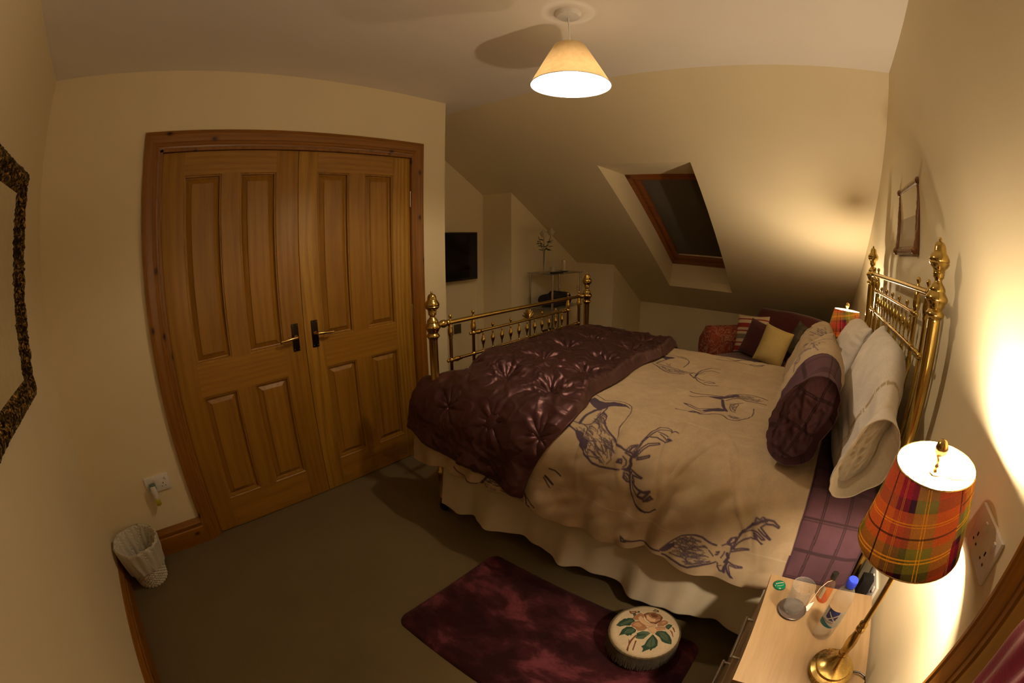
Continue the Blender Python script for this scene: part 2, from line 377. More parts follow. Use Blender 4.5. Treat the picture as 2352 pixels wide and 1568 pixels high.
def stroke(P, ink, pts, w, val=1.0, soft=.0012):
    for a, b in zip(pts[:-1], pts[1:]):
        m = w / 2 + soft * 2; lo = np.minimum(a, b) - m; hi = np.maximum(a, b) + m
        k = np.where((P[:, 0] > lo[0]) & (P[:, 0] < hi[0]) & (P[:, 1] > lo[1]) & (P[:, 1] < hi[1]))[0]
        if len(k) == 0: continue
        d = seg_dist(P[k], a, b); ink[k] = np.maximum(ink[k], np.clip((w / 2 + soft - d) / (2 * soft), 0, 1) * val)
def nz(P, s, seed=0.0, oct=2):
    """smooth value noise as a numpy sum of rotated sines"""
    r = np.random.RandomState(int(seed * 13) + 5); o = np.zeros(len(P))
    for k in range(7 * oct):
        f = s * (0.6 + 1.1 * r.rand()) * (1 + k // 7); a = r.rand() * 2 * PI; b = r.rand() * 2 * PI
        o += np.sin(f * (P[:, 0] * math.cos(a) + P[:, 1] * math.sin(a)) * 2 * PI + b) / (1 + k // 7)
    return o / 4.0
# ================================================================ THE SETTING
struct(MB().box((-.95, -.12, -.1), (W + .12, K + .12, 0)).build('floor', 'carpet', smooth=False), 'grey brown fitted carpet', 'floor')
struct(MB().box((X1 - .12, -.12, H), (W + .12, S + .02, H + .1)).build('ceiling', 'ceil', smooth=False), 'flat white ceiling', 'ceiling')
# sloping ceiling with the hole for the roof window, reveals included
OX0, OX1, OY0, OY1 = .668, 1.383, 3.366, 5.094
sl = MB()
def slab(x0, x1, y0, y1):
    sl.prism([(y0, slope_z(y0)), (y1, slope_z(y1)), (y1, slope_z(y1) + .08), (y0, slope_z(y0) + .08)], 'x', x0, x1)
slab(X1 - .12, OX0 - .04, S, K + .12); slab(OX1 + .04, W + .12, S, K + .12); slab(OX0 - .04, OX1 + .04, S, OY0); slab(OX0 - .04, OX1 + .04, OY1, K + .12)
ztop, zbot = slope_z(OY0), slope_z(OY1)
WT, WB = (3.845, 2.012), (5.165, 1.228)             # window plane top and bottom (y, z)
sl.prism([(OY0, ztop), (WT[0] + .03, WT[1]), (WT[0] + .03, WT[1] + .05), (OY0, ztop + .05)], 'x', OX0, OX1)
sl.prism([(OY1, zbot), (WB[0], WB[1]), (WB[0] + .05, WB[1]), (OY1 + .05, zbot)], 'x', OX0, OX1)
for x0 in (OX0 - .04, OX1):
    sl.prism([(OY0, ztop), (WT[0] + .03, WT[1] + .03), (WB[0] + .03, WB[1] + .03), (OY1, zbot)], 'x', x0, x0 + .04)
struct(sl.build('ceiling_slope', 'wall', smooth=False), 'sloping attic ceiling with a roof window', 'ceiling')
# walls
struct(MB().box((-.12, -.12, 0), (W + .12, 0, H)).build('wall_left', 'wall', smooth=False), 'cream wall that carries the gilt mirror', 'wall')
D0, D1, DZ = .655, 2.205, 2.0
wm = MB(); wm.box((-.12, 0, 0), (0, D0, H)).box((-.12, D1, 0), (0, CC, H)).box((-.12, D0, DZ), (0, D1, H)).box((-.16, D0 - .1, 0), (-.12, D1 + .1, H))
wm.box((X1, CC - .1, 0), (-.12, CC, H))
struct(wm.build('wall_wardrobe', 'wall', smooth=False), 'cream wall around the double oak doors', 'wall')
def gable(x0, x1, y0, y1):
    pts = [(y0, 0), (y1, 0)]
    pts += [(y1, min(H, slope_z(y1)) + .03)] + ([(S, H + .02)] if y0 < S < y1 else []) + [(y0, min(H, slope_z(y0)) + .03)]
    return MB().prism(pts, 'x', x0, x1)
struct(gable(X1 - .12, X1, CC - .1, K).build('wall_gable', 'wall', smooth=False), 'cream gable wall behind the television', 'wall')
struct(gable(X1 - .1, X2, Y1, K).build('wall_breast', 'wall', smooth=False), 'cream boxed-out wall behind the glass shelves', 'wall')
struct(gable(X1 - .1, X3, Y2, K).build('wall_corner', 'wall', smooth=False), 'cream boxed-out corner below the slope', 'wall')
struct(gable(W, W + .12, -.12, K).build('wall_headboard', 'wall', smooth=False), 'cream wall behind the brass headboard', 'wall')
struct(MB().box((X3 - .1, K, 0), (W + .12, K + .12, KZ + .06)).build('wall_knee', 'wall', smooth=False), 'low cream wall under the slope', 'wall')
# skirting
def skirt(name, mat, ax, off, lo, hi, sgn):
    pr = [(0, 0), (.021, 0), (.021, .100), (.016, .106), (.019, .118), (.019, .128), (.012, .137), (.010, .149), (.004, .156), (0, .156)]
    return struct(MB().prism([(off + sgn * a, b) for a, b in pr], ax, lo, hi).build(name, mat), 'pine skirting board', 'skirting')
skirt('baseboard_left', 'pinex', 'x', 0.0005, .0, W, 1)
def skirty(name, off, lo, hi, sgn):
    pr = [(0, 0), (.021, 0), (.021, .100), (.016, .106), (.019, .118), (.019, .128), (.012, .137), (.010, .149), (.004, .156), (0, .156)]
    V = [(off + sgn * a, lo, b) for a, b in pr] + [(off + sgn * a, hi, b) for a, b in pr]; n = len(pr)
    F = [tuple(range(n)), tuple(range(n, 2 * n))] + [(i, (i + 1) % n, n + (i + 1) % n, n + i) for i in range(n)]
    return struct(MB().add(V, F).build(name, 'piney'), 'pine skirting board', 'skirting')
skirty('baseboard_wardrobe', .0005, .022, .5696, 1)
skirty('baseboard_wardrobe_right', .0005, 2.288, CC, 1)
skirty('baseboard_headboard', W - .0005, 1.076, K, -1)
# roof window
wy = lambda a, d=0.0: (WT[0] + (WB[0] - WT[0]) * a, WT[1] + (WB[1] - WT[1]) * a + d)
win = struct(bpy.data.objects.new('window_1', None), 'pine roof window with its blind down', 'window'); COL.objects.link(win)
def wbar(mb, x0, x1, a0, a1, d0, d1):
    p = [wy(a0, d0), wy(a1, d0), wy(a1, d1), wy(a0, d1)]; return mb.prism(p, 'x', x0, x1)
f = MB(); wbar(f, OX0, OX0 + .045, 0, 1, 0, .07); wbar(f, OX1 - .045, OX1, 0, 1, 0, .07); wbar(f, OX0, OX1, 0, .035, 0, .07); wbar(f, OX0, OX1, .955, 1, 0, .07)
f.build('window_frame', 'redpine', win)
f = MB(); wbar(f, OX0 + .045, OX0 + .10, .03, .96, .02, .08); wbar(f, OX1 - .10, OX1 - .045, .03, .96, .02, .08); wbar(f, OX0 + .1, OX1 - .1, .03, .07, .02, .08); wbar(f, OX0 + .1, OX1 - .1, .915, .955, .012, .08)
f.build('sash', 'redpine', win)
wbar(MB(), OX0 + .09, OX1 - .09, .05, .94, .07, .076).build('pane', 'glass', win)
wbar(MB(), OX0 + .095, OX1 - .095, .05, .92, .045, .048).build('blind', 'blind', win)
wbar(MB(), OX0 + .095, OX1 - .095, .905, .918, .030, .045).build('blind_rail', 'chrome', win)

# ---------------------------------------------------------------- double doors
def door_leaf(name, y0, y1, panels, hinge_y, bold, label):
    xf, xb = -.012, -.052
    root = empty(name, (0, (y0 + y1) / 2, 0)); struct(root, label, 'door')
    def P(mb, *a): return mb
    oy = -(y0 + y1) / 2
    zs = [.006, .190, .776, .945, 1.866, 1.984]
    st = MB(); st.box((xb, y0 + oy, zs[0]), (xf, panels[0][0] + oy, zs[5]), 0, .001).box((xb, panels[1][1] + oy, zs[0]), (xf, y1 + oy, zs[5]), 0, .001)
    st.build('stile', 'oak2' if bold else 'oak', root)
    mu = MB(); 
    for a, b in ((zs[1], zs[2]), (zs[3], zs[4])): mu.box((xb, panels[0][1] + oy, a), (xf, panels[1][0] + oy, b))
    mu.build('muntin', 'oak', root, smooth=False)
    for a, b in ((zs[0], zs[1]), (zs[2], zs[3]), (zs[4], zs[5])):
        MB().box((xb, panels[0][0] + oy, a), (xf, panels[1][1] + oy, b)).build('rail', 'oakh', root, smooth=False)
    for (a, b) in panels:
        for c, d in ((zs[1], zs[2]), (zs[3], zs[4])):
            pm = MB(); a_, b_ = a + oy, b + oy
            def ring(i0, x0, i1, x1):
                o = [(x0, a_ + i0, c + i0), (x0, b_ - i0, c + i0), (x0, b_ - i0, d - i0), (x0, a_ + i0, d - i0)]
                n = [(x1, a_ + i1, c + i1), (x1, b_ - i1, c + i1), (x1, b_ - i1, d - i1), (x1, a_ + i1, d - i1)]
                pm.add(o + n, [(k, (k + 1) % 4, 4 + (k + 1) % 4, 4 + k) for k in range(4)])
            ring(0, xf, .004, xf - .004); ring(.004, xf - .004, .009, xf - .005); ring(.009, xf - .005, .012, xf - .020); ring(.012, xf - .020, .017, xf - .022)
            ring(.017, xf - .022, .042, xf - .008); ring(.042, xf - .008, .044, xf - .004)
            i = .044; x = xf - .004
            pm.add([(x, a_ + i, c + i), (x, b_ - i, c + i), (x, b_ - i, d - i), (x, a_ + i, d - i)], [(0, 1, 2, 3)])
            pm.build('panel', 'oak', root, ang=.3, recalc=False)
    for z in (.25, 1.0, 1.72):
        hm = MB(); hm.tube([(xf + .003, hinge_y + oy, z - .05), (xf + .003, hinge_y + oy, z + .05)], .0045, 8).build('hinge', 'chrome', root)
    return root, oy
PL = ((.793, .998), (1.100, 1.306)); PR = ((1.556, 1.759), (1.863, 2.069))
dl, oyl = door_leaf('door_1', .674, 1.4355, PL, .670, False, 'left oak door of the double wardrobe')
dr, oyr = door_leaf('door_2', 1.4385, 2.200, PR, 2.203, True, 'right oak door of the double wardrobe')
def handle(root, oy, y, sg):
    x = -.012
    h = MB().box((x, y + oy - .020, .905), (x + .006, y + oy + .020, 1.055), 0, .0015)
    hp = h.build('handle_plate', 'antbrass', root); hp['label'] = 'dark antique backplate'
    for dz in (.915, 1.045):
        for dy in (-.013, .013): MB().ball((x + .0065, y + oy + dy, dz), .0028, 0, 8).build('screw', 'chrome', hp)
    l = MB(); l.tube([(x + .004, y + oy, .985), (x + .03, y + oy, .985), (x + .042, y + oy + sg * .006, .985), (x + .047, y + oy + sg * .03, .984), (x + .047, y + oy + sg * .07, .981), (x + .044, y + oy + sg * .103, .979)], [.0085, .0075, .0085, .0085, .0075, .006], 12)
    l.lathe([(.013, 0), (.013, .006), (.009, .012)], (x + .006, y + oy, .985), 16, 0, (1, 0, 0))
    l.build('handle', 'brassl', hp)['label'] = 'brass lever handle'
handle(dl, oyl, 1.378, -1); handle(dr, oyr, 1.500, 1)
# architrave and lining of the double doors, pine
def arch(name, x, sx, y0, y1, z1, w, label):
    """moulded architrave swept round an opening: outer y0..y1, top z1"""
    pr = [(0, 0), (0, .020), (.010, .022), (.016, .018), (.022, .018), (w - .030, .014), (w - .026, .011), (w - .014, .012), (w - .008, .008), (w, .006), (w, 0)]
    root = empty(name, (x, (y0 + y1) / 2, 0)); struct(root, label, 'door frame'); oy = -(y0 + y1) / 2
    n = len(pr)
    def piece(A, B, mat):
        F = [(i, (i + 1) % n, n + (i + 1) % n, n + i) for i in range(n)] + [tuple(range(n)), tuple(range(n, 2 * n))]
        MB().add(A + B, F).build('architrave', mat, root, ang=.3)
    piece([(sx * b, y0 + oy + a, 0) for a, b in pr], [(sx * b, y0 + oy + a, z1 - a) for a, b in pr], 'pine')
    piece([(sx * b, y1 + oy - a, 0) for a, b in pr], [(sx * b, y1 + oy - a, z1 - a) for a, b in pr], 'pine')
    piece([(sx * b, y0 + oy + a, z1 - a) for a, b in pr], [(sx * b, y1 + oy - a, z1 - a) for a, b in pr], 'piney')
    return root, oy
ar, oy = arch('trim_1', .0005, 1, .5696, 2.287, 2.0863, .083, 'knotty pine architrave of the double doors')
ln = MB(); ln.box((-.12, .655 + oy, 0), (.004, .672 + oy, 1.999)).box((-.12, 2.202 + oy, 0), (.004, 2.219 + oy, 1.999)).box((-.12, .655 + oy, 1.987), (.004, 2.219 + oy, 2.003))
ln.build('door_lining', 'pine', ar, smooth=False)
ar2, oy2 = arch('trim_2', W - .0005, -1, .140, 1.076, 2.0863, .083, 'pine door frame beside the bedside table')
MB().box((-.012, -.388, .004), (-.001, .388, 1.995)).build('door_lining', 'pine', ar2, smooth=False)
d3 = empty('door_3', (W - .014, .608, 0)); struct(d3, 'door in the headboard wall, mostly out of view', 'door')
MB().box((-.012, -.375, .01), (0, .375, 1.985), 0, .002).build('door_leaf', 'oak', d3)

# ---------------------------------------------------------------- sockets
def socket(name, n, rz, x, y, z, label, switches=True, mat='white'):
    """double socket plate, front along local -y"""
    r = empty(name, (x, y, z), rz); tag(r, label, 'socket')
    w = .146 if n == 2 else .086
    MB().box((-w / 2, -.011, -.043), (w / 2, 0, .043), 0, .003).build('faceplate', mat, r)
    for k in range(n):
        cx = (k - (n - 1) / 2) * .066
        for dx, dz, a, b in ((0, .004, .0025, .004), (-.011, -.012, .003, .002), (.011, -.012, .003, .002)):
            MB().box((cx + dx - a, -.0117, dz - .008 - b), (cx + dx + a, -.0108, dz - .008 + b)).build('pin_hole', 'black', r, smooth=False)
        MB().box((cx - .004 + .018, -.0155, .014), (cx + .006 + .018, -.010, .031), 0, .001).build('switch', mat, r)
    return r
socket('wall_socket', 2, PI / 2, .0005, .405, .418, 'white double wall socket left of the oak doors holding a plug-in freshener')
socket('wall_socket', 2, -PI / 2, W - .0005, 1.215, 1.045, 'white double wall socket on the wall right of the tartan lamp')
socket('wall_socket', 1, PI / 2, X1 + .0005, 3.23, .625, 'dull metal plate on the wall below the television', True, 'tan')
socket('wall_socket', 2, PI / 2, X3 + .0005, 4.95, .42, 'white wall socket on the boxed-out corner beyond the footboard')
socket('wall_socket', 2, -PI / 2, W - .0005, 1.745, .50, 'white wall socket low behind the bedside table next to the purple cover')
ch = MB().box((-.02, -.045, -.045), (.02, 0, .03), 0, .004).build('charger', 'black', None); ch.location = (W - .012, 1.745, .50); ch.rotation_euler = (0, 0, -PI / 2)
tag(ch, 'black plug charger in the socket behind the bedside table', 'charger')
fr = empty('air_freshener', (.0125, .372, .405)); tag(fr, 'small plug-in air freshener with yellow oil below a grey top', 'air freshener')
MB().box((0, -.020, -.012), (.034, .020, .028), 0, .010).build('cover', 'green', fr)
MB().lathe([(.017, .030), (.019, .0), (.016, -.03), (.012, -.04)], (.026, 0, -.010), 20).build('body', 'white', fr)
MB().lathe([(.008, 0), (.015, -.008), (.018, -.022), (.016, -.036), (.006, -.042)], (.028, 0, -.050), 20).build('oil_bottle', 'oil', fr)

# ---------------------------------------------------------------- mirror on the left wall
mi = empty('wall_mirror', (1.085, .012, 1.115)); mi.rotation_euler = (math.radians(-3.4), 0, 0)
tag(mi, 'large wall mirror in an ornate dark gilt frame', 'mirror')
mw, mh, fwid = 1.05, .735, .085
pr = [(0, 0), (0, .012), (.006, .020), (.016, .026), (.030, .030), (.044, .028), (.052, .020), (.058, .016), (.064, .019), (.070, .016), (.078, .008), (fwid, .006), (fwid, 0)]
def frame_sweep(mb, w, h, pr, seg=40, amp=0.0):
    cs = [(-w / 2, 0), (w / 2, 0), (w / 2, h), (-w / 2, h)]
    for k in range(4):
        a = Vector(cs[k]); b = Vector(cs[(k + 1) % 4]); d = (b - a).normalized(); nn = Vector((-d.y, d.x)); L = (b - a).length
        V = []; n = len(pr)
        for i in range(seg + 1):
            for o_, hgt in pr:
                t = i / seg; s0 = o_; p = a + nn * o_ + d * (o_ + (L - 2 * o_) * t)
                hh = hgt
                if amp and hgt > .012 and 0 < i < seg:
                    hh += amp * (noise.noise(Vector((p.x * 60, p.y * 60, 1.3))) + .6 * noise.noise(Vector((p.x * 130, p.y * 130, 7))))
                V.append((p.x, hh, p.y))
        F = [(i * n + j, i * n + j + 1, (i + 1) * n + j + 1, (i + 1) * n + j) for i in range(seg) for j in range(n - 1)]
        mb.add(V, F)
    return mb
frame_sweep(MB(), mw, mh, pr, 170, .009).build('mirror_frame', 'gilt', mi, ang=1.2)
MB().box((-mw / 2 + .075, .002, .075), (mw / 2 - .075, .007, mh - .075)).build('mirror_glass', 'mirror', mi, smooth=False)

# ---------------------------------------------------------------- picture on the headboard wall
pc = empty('picture', (W - .004, 2.575, 1.525), PI / 2); pc.rotation_euler = (math.radians(4.5), 0, PI / 2)
tag(pc, 'small picture in a brown gilt frame above the headboard', 'picture')
pr2 = [(0, 0), (0, .012), (.008, .022), (.020, .024), (.026, .014), (.032, .013), (.036, .008), (.036, 0)]
frame_sweep(MB(), .44, .31, pr2, 30, .003).build('picture_frame', 'frame', pc, ang=.8)
for cx, cz in ((-.205, .015), (.205, .015), (-.205, .295), (.205, .295)):
    MB().ball((cx, .018, cz), .018, 0, 12).build('frame_corner', 'frame', pc)
MB().box((-.19, .001, .03), (.19, .009, .28)).build('picture_sheet', 'paper', pc, smooth=False)

# ---------------------------------------------------------------- television
tv = empty('television', (X1 + .01, 3.085, 1.078), 0.0); tag(tv, 'black flat television on the gable wall beyond the wardrobe corner', 'television')
MB().box((.03, -.345, 0), (.075, .345, .435), 0, .006).build('housing', 'black', tv)
MB().box((.0755, -.333, .022), (.0765, .333, .423)).build('screen', 'screen', tv, smooth=False)
MB().box((-.009, -.12, .12), (.032, .12, .32)).build('wall_bracket', 'black', tv, smooth=False)
tag(MB().tube([(X1 + .03, 3.43, 1.40), (X1 + .02, 3.47, 1.385), (X1 + .008, 3.50, 1.33), (X1 + .006, 3.51, 1.1), (X1 + .006, 3.51, .6), (X1 + .006, 3.50, .05), (X1 + .01, 3.50, .004)], .0035, 6).build('television_cable', 'white'), 'pale cable curling down beside the television', 'cable')

# ---------------------------------------------------------------- glass shelf unit and what stands on it
gx0, gx1, gy0, gy1 = -.275, .005, 3.77, 4.29
su = empty('shelf_unit', ((gx0 + gx1) / 2, (gy0 + gy1) / 2, 0)); tag(su, 'glass shelf unit with thin metal legs beyond the footboard', 'shelf unit')
hx, hy = (gx1 - gx0) / 2, (gy1 - gy0) / 2
for sx in (-1, 1):
    for sy in (-1, 1): MB().tube([(sx * (hx - .012), sy * (hy - .012), 0), (sx * (hx - .012), sy * (hy - .012), 1.122)], .0095, 12).build('leg', 'chrome', su)
for z in (.18, .48, .795, 1.122): MB().box((-hx - .01, -hy - .01, z), (hx + .01, hy + .01, z + .007), 0, .001).build('shelf', 'shelfglass', su)
ZT = 1.1295
vx, vy = -.14, 3.83
va = tag(MB().lathe([(.026, 0), (.027, .006), (.010, .014), (.008, .10), (.009, .18), (.015, .225), (.014, .225), (.007, .17), (.006, .02), (.0001, .015)], (0, 0, 0), 24).build('vase', 'clear', None, loc=(vx, vy, ZT)), 'slim clear glass vase on the glass shelf unit', 'vase')
fl = empty('rose_stem', (vx, vy, ZT + .02)); tag(fl, 'two cream artificial roses with dark leaves in the slim vase', 'flowers')
heads = [(.02, -.03, .345, .040), (.03, .075, .365, .042), (-.01, -.075, .335, .022)]
for hx_, hy_, hz_, hr in heads:
    MB().tube([(0, 0, 0), (hx_ * .1, hy_ * .1, .18), (hx_ * .6, hy_ * .6, .26), (hx_, hy_, hz_ - hr * .6)], .0022, 6).build('stem', 'leaf', fl)
    if hr > .03:
        b = MB()
        for k in range(16):
            a = k * 2.4; rr = hr * (.25 + .75 * k / 16); V = []; F = []
            for i in range(5):
                for j in range(5):
                    u = (i / 4 - .5) * 1.5; v_ = j / 4
                    r_ = rr * (.45 + .6 * v_); V.append((hx_ + r_ * math.cos(a + u), hy_ + r_ * math.sin(a + u), hz_ - hr * .7 + hr * 1.5 * v_ * (1.1 - .5 * k / 16) - .1 * hr * abs(u)))
            F = [(i * 5 + j, (i + 1) * 5 + j, (i + 1) * 5 + j + 1, i * 5 + j + 1) for i in range(4) for j in range(4)]; b.add(V, F)
        b.build('bloom', 'petal', fl, ang=1.2, recalc=False)
lf = MB(); 
for k in range(24):
    a = rnd.random() * 6.28; zz = .19 + .12 * rnd.random(); rr = .02 + .035 * rnd.random(); cx_, cy_ = rr * math.cos(a) + .01, rr * math.sin(a) * 1.3
    if k > 15: cy_ = -.05 - .07 * rnd.random(); zz = .22 + .1 * rnd.random()
    L = .046 + .022 * rnd.random() if k <= 15 else .028; d = Vector((math.cos(a), math.sin(a), rnd.uniform(-.3, .5))).normalized(); sd = d.cross(Vector((0, 0, 1))).normalized()
    c0 = Vector((cx_, cy_, zz)); P = [c0 - d * L * .5, c0 + sd * L * .36 - d * .05 * L, c0 + d * L * .6, c0 - sd * L * .36 - d * .05 * L, c0 + Vector((0, 0, .006))]
    lf.add(P, [(0, 1, 4), (1, 2, 4), (2, 3, 4), (3, 0, 4)])
lf.build('leaves', 'leaf', fl, smooth=False)
tag(MB().box((-.018, -.085, 0), (.018, .085, .018), 0, .005).build('remote_control', 'black', None, loc=(-.02, 3.87, ZT)), 'black remote control lying on the top glass shelf', 'remote control')
c1 = empty('candle', (-.15, 4.0, ZT)); tag(c1, 'small cream candle in a glass holder beside the vase', 'candle')
MB().lathe([(.032, 0), (.034, .05), (.030, .05), (.029, .006)], n=24).build('holder', 'clear', c1); MB().lathe([(.027, .007), (.027, .045), (.004, .052)], n=24).build('wax', 'candle', c1)
c2 = empty('candle', (-.12, 4.15, ZT)); tag(c2, 'tall cream pillar candle on a dark dish', 'candle')
MB().lathe([(.035, 0), (.045, .007), (.042, .008), (.0001, .006)], n=24).build('dish', 'black', c2); MB().lathe([(.024, .008), (.024, .105), (.021, .112), (.004, .106)], n=24).build('wax', 'candle', c2); MB().tube([(0, 0, .10), (.001, 0, .122)], .0012, 6).build('wick', 'black', c2)
def blob(name, sx, sy, sz, mat, seed, amp, loc, parent=None):
    def fn(u, v):
        th = u * PI; ph = v * 2 * PI; d = np.stack([np.sin(th) * np.cos(ph), np.sin(th) * np.sin(ph), -np.cos(th)], 1)
        n_ = nz(np.stack([d[:, 0] + d[:, 2] * .7, d[:, 1] - d[:, 2] * .4], 1), 1.1, seed) * amp; r = 1 + n_
        P = d * r[:, None] * np.array([sx, sy, sz]); P[:, 2] = np.maximum(P[:, 2], -sz * .75); P[:, 2] += sz * .75; return P
    o = grid(name, mat, 30, 48, fn, parent, closed_v=True); o.location = loc; return o
tag(blob('cloth_bag', .11, .20, .075, 'bag', 3, .25, (-.135, 4.04, .8025)), 'black cloth bag slumped on the second glass shelf', 'bag')
tag(blob('cloth_bundle', .10, .15, .05, 'bag', 5, .1, (-.135, 3.98, .4875)), 'dark bundle on the lower glass shelf', 'bundle')

# ---------------------------------------------------------------- pendant lamp
PXY = (1.343, 1.918)
pe = empty('pendant_lamp', (PXY[0], PXY[1], H)); tag(pe, 'ceiling pendant with a cream cone shade', 'pendant lamp')
MB().lathe([(.053, 0), (.053, -.006), (.046, -.022), (.016, -.028), (.0001, -.028)][::-1], n=40).build('ceiling_rose', 'white', pe)
MB().tube([(0, 0, -.027), (.0015, .001, -.1), (.001, .002, -.19)], .0028, 8).build('flex', 'white', pe)
MB().lathe([(.010, -.235), (.017, -.225), (.017, -.19), (.008, -.172), (.005, -.165)], n=20).build('lamp_holder', 'white', pe)
ZR, ZTp = 2.068 - H, 2.248 - H
def cone(r0, z0, r1, z1, n, m=64, c=(0, 0)):
    V = []; F = []; uv = []
    for i in range(n + 1):
        t = i / n
        for k in range(m + 1):
            a = 2 * PI * k / m; r = r0 + (r1 - r0) * t; V.append((c[0] + r * math.cos(a), c[1] + r * math.sin(a), z0 + (z1 - z0) * t))
    for i in range(n):
        for k in range(m):
            F.append((i * (m + 1) + k, i * (m + 1) + k + 1, (i + 1) * (m + 1) + k + 1, (i + 1) * (m + 1) + k)); uv.append([(k / m, i / n), ((k + 1) / m, i / n), ((k + 1) / m, (i + 1) / n), (k / m, (i + 1) / n)])
    return V, F, uv
V, F, uv = cone(.156, ZR, .062, ZTp, 6); MB().add(V, F, 0, uv).build('lamp_shade', 'shade', pe, recalc=False)
V, F, uv = cone(.1545, ZR, .0605, ZTp, 6); MB().add(V, F, 0, uv).build('shade_lining', 'shadein', pe, recalc=False)
tr = MB()
tr.tube([(.1555 * math.cos(a), .1555 * math.sin(a), ZR) for a in [2 * PI * k / 48 for k in range(49)]], .0018, 6, cap=False)
for a in (0, 2.1, 4.2): tr.tube([(.017 * math.cos(a), .017 * math.sin(a), -.205), (.062 * math.cos(a), .062 * math.sin(a), ZTp + .001)], .0015, 5)
tr.build('shade_ring', 'white', pe)
MB().lathe([(.0001, -.318), (.012, -.315), (.022, -.305), (.0275, -.292), (.0282, -.284)], n=24, close=False).build('bulb', 'bulbp', pe)
MB().lathe([(.0283, -.2845), (.0290, -.278), (.026, -.262), (.018, -.245), (.013, -.236), (.013, -.230)], n=24).build('bulb_body', 'white', pe)

# ---------------------------------------------------------------- waste bin
bn = empty('waste_bin', (.158, .160, 0)); tag(bn, 'white wicker waste bin with a liner in the corner', 'waste bin')
def wk(u, v):
    z = u * .235; r = .088 + (.130 - .088) * u + .004 * np.sin(v * 2 * PI * 26) * np.sign(np.sin(u * PI * 26)) + .002 * np.abs(np.sin(u * PI * 26))
    a = v * 2 * PI; return np.stack([r * np.cos(a), r * np.sin(a), z], 1)
grid('basket', 'wicker', 105, 208, wk, bn, .004, closed_v=True)
MB().lathe([(.0001, .003), (.088, .003), (.088, .006), (.0001, .006)], n=40).build('base', 'wicker', bn)
def lnr(u, v):
    a = v * 2 * PI; s = u * .42                 # from the outside hem up over the rim and down inside
    out = s < .15; zo = .095 + s; ro = .100 + .038 * (zo / .24) + .004
    t = (s - .15) / .27; zi = .245 - t * .235; ri = .134 - t * .055
    P2 = np.stack([v * 3, u * 2], 1); wr = .004 * nz(np.stack([np.cos(a) * 1.2, np.sin(a) * 1.2 + u], 1), 2.2, 4) + .003 * np.sin(v * 2 * PI * 17 + 3 * u)
    r = np.where(out, ro, ri) + wr * np.where(out, 1, 1.8); r = np.where(np.abs(s - .15) < .008, .137, r)
    z = np.where(out, zo + .012 * np.sin(a * 2 + 1) * (1 - s / .15), zi) + .004 * np.sin(a * 5) * (np.abs(s - .15) < .02)
    return np.stack([r * np.cos(a), r * np.sin(a), z], 1)
grid('bin_liner', 'liner', 70, 160, lnr, bn, closed_v=True)

# ---------------------------------------------------------------- rug
rx0, rx1, ry0, ry1 = 1.097, 2.176, 1.105, 1.722
def rugp(u, v):
    x = u * 2 - 1; y = v * 2 - 1; a, b = (rx1 - rx0) / 2, (ry1 - ry0) / 2; rc = .055
    X = x * a; Y = y * b
    # squeeze the corners round
    dx = np.maximum(np.abs(X) - (a - rc), 0); dy = np.maximum(np.abs(Y) - (b - rc), 0); d = np.maximum(dx, dy); h = np.hypot(dx, dy); k = np.where(h > 1e-9, d / np.maximum(h, 1e-9), 1)
    X = np.sign(X) * (np.minimum(np.abs(X), a - rc) + dx * k); Y = np.sign(Y) * (np.minimum(np.abs(Y), b - rc) + dy * k)
    e = np.minimum(a - np.abs(x * a), b - np.abs(y * b)); z = .002 + .020 * (1 - np.exp(-e / .010)) + .0012 * nz(np.stack([X, Y], 1), 9, 2)
    return np.stack([X, Y, z], 1)
rg = grid('rug', 'rug', 240, 150, rugp); rg.location = ((rx0 + rx1) / 2, (ry0 + ry1) / 2, 0); tag(rg, 'deep plum crushed pile rug on the carpet beside the bed', 'rug')

